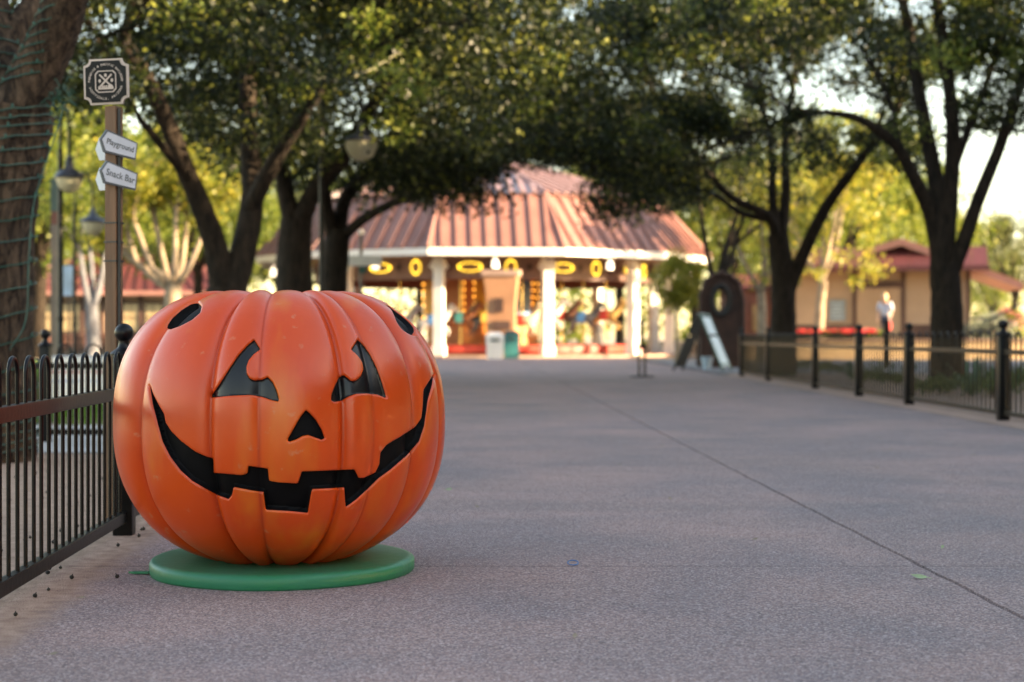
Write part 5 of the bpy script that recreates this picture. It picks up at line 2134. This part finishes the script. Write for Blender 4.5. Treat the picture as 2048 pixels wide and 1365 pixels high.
# maroon awning roof: sloping metal strips
for i in range(14):
    x0 = -4.1 + i * .586
    x1 = x0 + .57
    mb = MB()
    mb.add([(x0, -1.15, BH - .10), (x1, -1.15, BH - .10), (x1, .0, BH + .72), (x0, .0, BH + .72), (x0, -1.15, BH - .16), (x1, -1.15, BH - .16), (x1, .0, BH + .64), (x0, .0, BH + .64)],
           [(0, 1, 2, 3), (4, 7, 6, 5), (0, 4, 5, 1), (1, 5, 6, 2), (2, 6, 7, 3), (3, 7, 4, 0)])
    mb.build('awning_panel', M['roof_maroon'], BX)
MB().box((0, -1.17, BH - .16), (8.3, .07, .2)).build('gutter', M['roof_maroon'], BX)
# upper storey gable and its pink roof
GH = BH + .7
RGX, RGZ, EVX, EVZ = .85, 4.08, 5.45, 2.30           # ridge and right eave of the low wide roof
mb = MB()
mb.prism([(-3.4, BH - .02), (3.4, BH - .02), (3.4, 3.04), (RGX, RGZ - .22), (-3.4, 2.9)], .02, BD - .02)
mb.build('gable', M['tan_wall'], BX)
for (xe, ze) in ((EVX, EVZ), (-4.6, 2.55)):
    for (y0, y1, dz) in ((-.55, 1.6, 0), (1.62, BD + 2.5, .16)):
        mb = MB()
        v = []
        for y in (y0, y1):
            for (x, z) in ((RGX, RGZ + dz), (xe, ze + dz), (xe, ze - .26 + dz), (RGX, RGZ - .26 + dz)):
                v.append((x, y, z))
        mb.add(v, [(0, 1, 2, 3), (4, 7, 6, 5), (0, 4, 5, 1), (1, 5, 6, 2), (2, 6, 7, 3), (3, 7, 4, 0)])
        mb.build('roof', M['roof_pink'], BX)
for y in (1.3, 3.6, 5.6):
    wn2 = MB().box((BW / 2 + .03, y, 1.75), (.06, 1.0, 1.2)).build('window', M['brown_trim'], BX)
    MB().box((BW / 2 + .05, y, 1.75), (.06, .84, 1.04)).build('pane', M['glass'], wn2)
# small brick building further back
b2 = thing('brick_annex', 'small red brick annex with a pale doorway seen between the right tree trunks', 'building', (gx_(1535, 72), 72, TZ - .2))
MB().box((0, 1.5, 1.3), (3.6, 3, 2.6)).build('wall', M['brick_red'], b2)
mb = MB()
mb.prism([(-2.1, 2.6), (2.1, 2.6), (1.5, 3.3), (-1.5, 3.3)], -.3, 3.3)
mb.build('roof', M['roof_maroon'], b2)
MB().box((1.25, -.03, .98), (.95, .06, 1.9)).build('doorway', M['pane_pale'], b2)
MB().box((-.4, -.03, 1.3), (.6, .06, 1.2)).build('window', M['pane_pale'], b2)
MB().tube([(.2, -.8, 0), (.2, -.8, 3.4)], .12, 10).build('downpipe', M['banner_blue'], b2)
# sage bush and bougainvillea at the right end
sgb = thing('sage_bush', 'rounded grey-green bush at the sunlit right corner of the building', 'bush', (gx_(1972, 57), 57, TZ))
cs = [(q[0] * .85, q[1] * .6, .55 + q[2] * .5) for q in (nrg.normal(size=3) * .5 for k in range(60))]
leaves('crown', cs, [.25] * 60, 70, .09, M['leaf_sage'], sgb, 51)
limb_ = MB()
limb(limb_, [Vector((0, 0, 0)), Vector((.05, 0, .3)), Vector((0, 0, .6))], .05, .03, 6)
limb_.build('stem', M['bark'], sgb)
bgv = thing('flower_bush', 'bright pink flowering bush under the right end of the pink roof', 'bush', (gx_(2016, 60), 60, TZ))
cs = [(q[0] * .5, q[1] * .5, .8 + q[2] * .5) for q in (nrg.normal(size=3) * .6 for k in range(50))]
leaves('crown', cs, [.25] * 50, 40, .10, M['leaf_lit'], bgv, 52)
leaves('blossom', cs[:26], [.25] * 26, 40, .09, M['flower_pink'], bgv, 53)
limb_ = MB()
limb(limb_, [Vector((0, 0, 0)), Vector((.05, 0, .4)), Vector((0, 0, .9))], .05, .03, 6)
limb_.build('stem', M['bark'], bgv)
# handrail of the ramp at the right edge
hrl = thing('handrail', 'thin grey ramp handrail climbing at the right edge behind the fence', 'handrail', (gx_(1990, 44), 44, 0))
for (x, z) in ((-.75, 1.28), (-.1, 1.28), (1.2, 1.9)):
    MB().tube([(x, 0, 0), (x, 0, z)], .03, 8).build('post', M['steel_dark'], hrl)
MB().tube([(-.75, 0, 1.28), (-.1, 0, 1.28), (1.2, 0, 1.92)], .028, 8).build('rail', M['steel_dark'], hrl)
MB().tube([(-.75, 0, .95), (-.1, 0, .95), (1.2, 0, 1.55)], .022, 8).build('rail', M['steel_dark'], hrl)

# ------------------------------------------------------------ the person by the flowers
d = 55.6
pe = thing('person', 'person in a pale blue shirt with light hair holding a red bag', 'person', (gx_(1771, d), d, TZ + .02), R(-25))
pv = [(0, 0, .95), (0, -.02, 1.12), (0, -.05, 1.28), (0, -.09, 1.42), (0, -.12, 1.50),
      (.09, 0, .90), (.10, -.03, .50), (.09, .02, .08), (.10, -.12, .03), (-.09, 0, .90), (-.10, .02, .50), (-.10, .08, .08), (-.10, -.06, .03),
      (.19, -.07, 1.40), (.24, -.06, 1.14), (.20, -.22, .95), (.19, -.27, .88), (-.19, -.07, 1.40), (-.25, -.04, 1.14), (-.24, -.16, .93), (-.24, -.19, .86)]
pe_e = [(0, 1), (1, 2), (2, 3), (3, 4), (0, 5), (5, 6), (6, 7), (7, 8), (0, 9), (9, 10), (10, 11), (11, 12), (3, 13), (13, 14), (14, 15), (15, 16), (3, 17), (17, 18), (18, 19), (19, 20)]
prd = [(.15, .10), (.14, .095), (.16, .10), (.11, .08), .05, .085, .055, .04, .035, .085, .055, .04, .035, .06, .045, .034, .028, .06, .045, .034, .028]
bdy = skin_obj('body', pv, pe_e, prd, M['skin'], pe, 2)
sh_i = [0, 1, 2, 3, 13, 14, 17, 18]
sv = [pv[i] for i in sh_i]
sm_ = {j: i for i, j in enumerate(sh_i)}
se = [(sm_[a], sm_[b]) for a, b in pe_e if a in sm_ and b in sm_]
skin_obj('shirt', sv, se, [(.19, .14), (.175, .13), (.185, .13), (.12, .10), .085, .068, .085, .068], M['shirt'], pe, 2)
pi_ = [0, 5, 6, 7, 9, 10, 11]
sv = [(pv[i][0], pv[i][1], pv[i][2] + (.1 if i in (7, 11) else 0)) for i in pi_]
sm_ = {j: i for i, j in enumerate(pi_)}
se = [(sm_[a], sm_[b]) for a, b in pe_e if a in sm_ and b in sm_]
skin_obj('trousers', sv, se, [(.165, .12), .105, .08, .065, .105, .08, .065], M['pants'], pe, 2)
mb = MB().ball((0, -.155, 1.63), .105, 16, 12, (.82, .98, 1.18))
mb.ball((0, -.262, 1.615), .018, 6, 5)
for s_ in (-1, 1):
    mb.ball((s_ * .086, -.145, 1.625), .024, 6, 5, (.5, .9, 1.3))
hd = mb.build('head', M['skin'], pe, True)
mb = MB()
for s_ in (-1, 1):
    mb.ball((s_ * .034, -.248, 1.645), .011, 6, 5)
mb.build('eye', M['sign_black'], hd)
MB().box((0, -.250, 1.565), (.045, .012, .009)).build('mouth', M['red_cloth'], hd)
mb = MB().ball((0, -.125, 1.665), .122, 14, 10, (.88, .95, 1.02))
mb.ball((0, -.06, 1.56), .09, 10, 8, (.95, .7, 1.3))
mb.build('hair', M['hair'], hd, True)
for s_, (hx, hy, hz) in ((1, (.19, -.27, .88)), (-1, (-.24, -.19, .86))):
    mb = MB().ball((hx, hy - .01, hz - .03), .04, 8, 6, (.6, .8, 1.2))
    for k in range(4):
        mb.tube([(hx, hy - .04 + .02 * k, hz - .06), (hx - .01 * s_, hy - .045 + .02 * k, hz - .095), (hx - .025 * s_, hy - .04 + .02 * k, hz - .12 + .006 * abs(k - 1))], .009, 6)
    mb.tube([(hx, hy - .04, hz - .02), (hx - .015 * s_, hy - .065, hz - .06)], .010, 6)
    mb.build('hand', M['skin'], pe, True)
bag = thing('shopping_bag', 'small red bag held in the person\'s hand', 'bag', (0, 0, 0))
bag.matrix_world = Matrix.Translation(Vector((gx_(1771, d), d, TZ + .02))) @ Matrix.Rotation(R(-25), 4, 'Z')
mb = MB()
mb.box((.19, -.27, .60), (.10, .24, .28), bevel=.015)
mb.build('sack', M['red_cloth'], bag)
MB().tube(curve_pts([(.19, -.36, .73), (.19, -.30, .83), (.19, -.24, .83), (.19, -.18, .73)], 5), .008, 6).build('handle', M['red_cloth'], bag)

# ------------------------------------------------------------ the left building
d = 80.0
LB = thing('station_building', 'low tan building with a maroon hip roof and brown posts at the left', 'building', (gx_(235, d), d, 0))
LW, LD = 9.8, 6.0
MB().box((0, LD / 2, 1.55), (LW, LD, 3.1)).build('wall', M['tan_wall'], LB)
MB().box((0, LD / 2, .42), (LW + .1, LD + .1, .84)).build('base_band', M['brick_red'], LB)
MB().box((0, -.06, .90), (LW + .1, .1, .12)).build('sill_band', M['brown_trim'], LB)
MB().box((0, -.05, 2.55), (LW + .06, .09, .10)).build('frieze_band', M['brown_trim'], LB)
L2 = lambda px_: (px_ - 235) / FPX * d
for px_ in (66, 84, 120, 165, 205, 243, 281, 335, 400):
    MB().box((L2(px_), -.07, 1.55), (.20, .12, 3.08)).build('trim_post', M['brown_trim'], LB)
for px_, w_ in ((101, .8), (143, .95), (186, .85), (262, .85), (308, .9)):
    wv = MB().box((L2(px_), -.03, 1.72), (w_, .06, 1.5)).build('window', M['brown_trim'], LB)
    for sx in (-1, 1):
        for sz in (-1, 1):
            MB().box((L2(px_) + sx * w_ * .235, -.07, 1.72 + sz * .36), (w_ * .42, .02, .64)).build('pane', M['pane_pale'], wv)
mb = MB()
e0, e1, ov = 3.06, 5.25, .95
v = [(-LW / 2 - ov, -ov, e0), (LW / 2 + ov, -ov, e0), (LW / 2 + ov, LD + ov, e0), (-LW / 2 - ov, LD + ov, e0), (-LW / 2 + 2.2, LD / 2, e1), (LW / 2 - 2.2, LD / 2, e1)]
nst = 20
for i in range(nst):
    ta, tb = i / nst, (i + 1) / nst
    lo = lambda t: Vector(v[0]).lerp(Vector(v[1]), t)
    hi = lambda t: Vector(v[4]).lerp(Vector(v[5]), t)
    m_ = MB().add([lo(ta), lo(tb), hi(tb), hi(ta)], [(0, 1, 2, 3)])
    s_ = MB
    nrm = Vector((0, -.45, .9))
    a_, b_ = lo(ta), hi(ta)
    m_.add([a_ + Vector((-.04, 0, .004)), a_ + Vector((.04, 0, .004)), a_ + Vector((.04, 0, .07)), a_ + Vector((-.04, 0, .07)),
            b_ + Vector((-.04, 0, .004)), b_ + Vector((.04, 0, .004)), b_ + Vector((.04, 0, .07)), b_ + Vector((-.04, 0, .07))],
           [(0, 1, 2, 3), (4, 7, 6, 5), (1, 5, 6, 2), (2, 6, 7, 3), (3, 7, 4, 0)])
    m_.build('roof_panel', M['roof_maroon'], LB)
MB().add(v, [(1, 2, 5), (2, 3, 4, 5), (3, 0, 4), (0, 3, 2, 1)]).build('roof', M['roof_maroon'], LB)
MB().box((0, -ov, e0 - .10), (LW + 2 * ov, .08, .22)).build('fascia', M['roof_pink'], LB)
# dark low fence panel before it
lf = thing('low_fence', 'low dark railing in front of the left building', 'fence', (gx_(170, 58), 58, 0))
for i in range(16):
    MB().box((-.75 + i * .1, 0, .38), (.035, .035, .72)).build('picket', M['black_metal'], lf)
for z in (.12, .72):
    MB().box((0, 0, z), (1.62, .045, .05)).build('rail', M['black_metal'], lf)

# ------------------------------------------------------------ planting behind the right fence
bedp = [(1610, 34.5, .75, .5), (1660, 33, .5, .42), (1755, 27.2, .62, .45), (1735, 28.5, .45, .35), (1790, 26, .4, .3), (1878, 21.5, .5, .4), (1930, 22, .55, .42), (1985, 20.5, .6, .45),
        (2030, 22, .5, .45), (1955, 24.5, .5, .4), (1550, 30.5, .4, .22), (1845, 22.4, .4, .3), (2010, 24.5, .5, .5)]
where = ['leftmost, below the forked tree', 'between the second and third fence posts', 'midway along the right fence', 'left of the lone black post', 'right of the lone black post',
         'at the big dark tree, left side', 'at the big dark tree, right side', 'left of the nearest fence post', 'at the right edge of the picture',
         'just behind the big dark tree', 'at the far end of the right fence', 'left of the big dark tree', 'behind the nearest fence post']
for i, (px_, y, r_, h_) in enumerate(bedp):
    b = thing('low_shrub', 'low green shrub in the right bed ' + where[i], 'shrub', (gx_(px_, y), y, 0), 0, 'shrubs in the right bed')
    h_ *= .62
    r_ *= .72
    cs = [(q[0] * r_ * .5, q[1] * r_ * .5, h_ * .5 + abs(q[2]) * h_ * .3 - h_ * .2) for q in (nrg.normal(size=3) for k in range(20))]
    leaves('foliage', cs, [r_ * .26] * 20, 34, .05, M['leaf_bed'], b, 90 + i)
    MB().tube([(0, 0, -.02), (.01, 0, h_ * .5)], .012, 5).build('stem', M['bark'], b)


def agave(px_, y, n, L_, label):
    b = thing('agave', label, 'plant', (gx_(px_, y), y, 0), 0, 'spiky plants in the right bed')
    for k in range(n):
        a = 2 * PI * k / n + rnd.uniform(-.3, .3)
        el = R(rnd.uniform(35, 80))
        d1 = Vector((math.cos(a) * math.cos(el), math.sin(a) * math.cos(el), math.sin(el)))
        sd_v = Vector((-math.sin(a), math.cos(a), 0))
        ln = L_ * rnd.uniform(.75, 1.15)
        pts = [d1 * ln * t + Vector((0, 0, -.10 * ln * t * t)) for t in (0, .35, .7, 1)]
        ws = [.028, .034, .022, .001]
        mb = MB()
        for p_, w_ in zip(pts, ws):
            mb.v += [tuple(p_ - sd_v * w_), tuple(p_ + Vector((0, 0, -.012))), tuple(p_ + sd_v * w_)]
        for i in range(3):
            for j in range(2):
                mb.f.append((3 * i + j, 3 * i + j + 1, 3 * i + j + 4, 3 * i + j + 3))
        mb.build('blade', M['agave'], b, True)


agave(1945, 20.8, 16, .62, 'spiky blue-green agave right of the big dark tree')
agave(1995, 22.5, 14, .6, 'spiky agave between the big dark tree and the right edge')
agave(1815, 26.5, 14, .5, 'spiky agave left of the big dark tree behind the fence')
agave(1700, 30.0, 12, .4, 'small spiky agave midway along the right fence')

# ------------------------------------------------------------ litter on the ground
seedp = None
out_px = [(31, 1233), (68, 1196), (97, 1183), (95, 1150), (74, 1148), (142, 1159), (235, 1157), (282, 1062), (278, 1075), (287, 1061), (120, 1139), (395, 1174), (345, 1161), (100, 1141), (236, 1094)]
for i, (x, y) in enumerate(out_px):
    dd = FPX * EYE / (y - HOR)
    if seedp is None:
        mb = MB().ball((0, 0, .0075), .0095, 9, 7, (1, 1, .86))
        mb.tube([(0, 0, .014), (.003, 0, .021)], .002, 5)
        seedp = mb.build('seed_pod', M['seed'], None, True)
        o_ = seedp
    else:
        o_ = seedp.copy()
        COL.objects.link(o_)
    o_.location = (gx_(x, dd), dd, 0.001)
    o_.rotation_euler = (rnd.uniform(-.4, .4), rnd.uniform(-.4, .4), rnd.uniform(0, 6))
    s_ = rnd.uniform(.55, .9)
    o_.scale = (s_, s_, s_)
    tag(o_, 'small dark round seed pod lying on the pavement near the left fence', 'seed pod', 'seed pods on the pavement')
for i in range(64):
    y = rnd.uniform(4.6, 10.3)
    x = FX(y) - .06 - abs(rnd.gauss(0, .55))
    o_ = seedp.copy()
    COL.objects.link(o_)
    o_.location = (x, y, -.004)
    s_ = rnd.uniform(.55, 1.0)
    o_.scale = (s_, s_, s_)
    o_.rotation_euler = (rnd.uniform(-.4, .4), rnd.uniform(-.4, .4), rnd.uniform(0, 6))
    tag(o_, 'dark seed pod on the bare soil behind the left fence', 'seed pod', 'seed pods on the soil')


def fallen(label, px_, py_, L_, m, rz, curl=.25, name='fallen_leaf', tilt=.38):
    dd = FPX * EYE / (py_ - HOR)
    mb = MB()
    n = 7
    for i in range(n):
        t = i / (n - 1)
        w_ = .30 * L_ * math.sin(PI * min(t * 1.02, 1)) ** .7 * (1 - .25 * t)
        z = .004 + curl * L_ * (t - .45) ** 2
        x = (t - .5) * L_
        mb.v += [(x, -w_, z + curl * w_ * .55), (x, 0, z), (x, w_, z + curl * w_ * .75)]
    for i in range(n - 1):
        for j in (0, 1):
            mb.f.append((3 * i + j, 3 * i + j + 1, 3 * i + j + 4, 3 * i + j + 3))
    mb.tube([(-.5 * L_, 0, .004 + curl * L_ * .2), (-.72 * L_, .01 * L_, .006)], .0012, 5)
    o = mb.build(name, M[m], None, True, 60)
    rot = Matrix.Rotation(rz, 3, 'Z')
    til = Matrix.Rotation(tilt, 3, 'X')
    vv = [til @ (rot @ v_.co) for v_ in o.data.vertices]
    lo = min(v_.z for v_ in vv)
    for v_, w_ in zip(o.data.vertices, vv):
        v_.co = w_ - Vector((0, 0, lo - .001))
    o.location = (gx_(px_, dd), dd, 0)
    tag(o, label, 'leaf')


fallen('pale green fallen leaf near the long joint at the lower right', 1838, 1158, .055, 'leaf_fallen', 2.9, .5)
fallen('pale green fallen leaf on the paving just right of the pumpkin', 898, 981, .036, 'leaf_fallen', .3, .5)
fallen('small dry brown leaf between the pumpkin and the long joint', 1511, 1081, .024, 'leaf_dry', .4, .9)
fallen('tiny curled green leaf right of the long joint', 1885, 1098, .022, 'leaf_fallen', 1.1, .9)
fallen('dry pale leaf on the pavement in front of the green base', 164, 1197, .022, 'leaf_dry', .2, .3)
fallen('faint dry pale leaf in the foreground below the blue band', 1150, 1277, .024, 'leaf_dry', 1.4, .3)
fallen('tiny dry leaf in the left foreground', 108, 1310, .022, 'leaf_dry', .4, .4)
for i, (x, y) in enumerate([(1760, 876), (1780, 900), (1860, 888), (1945, 912), (1985, 882), (2005, 865), (1755, 936), (1110, 906), (1240, 930), (1325, 893), (1340, 1000), (955, 1015)]):
    nm = ['nearest the fence line at right', 'left of a group near the right fence', 'in the group near the right fence', 'lowest of the group near the right fence', 'in the corner by the nearest right post',
          'right under the nearest fence post', 'well below the right fence group', 'far out on the open paving, centre', 'right of the centre scrap', 'right beside the far joint', 'alone below the joint middle', 'right of the pumpkin below the green leaf'][i]
    fallen('tiny dry brown leaf scrap, ' + nm, x, y, .026, 'leaf_dry', rnd.uniform(0, 6), .5)
dd = FPX * EYE / (1131 - HOR)
mb = MB()
mb.tube([Vector((.016 * math.cos(2 * PI * i / 24) * 1.15,   .016 * math.sin(2 * PI * i / 24), .009 + .006 * math.sin(2 * PI * i / 24))) for i in range(25)], .0020, 6, False)
o_ = mb.build('rubber_band', M['rubber_blue'], None, True)
o_.location = (gx_(1146, dd), dd, 0)
tag(o_, 'small blue rubber ring lying on the open paving', 'rubber band')
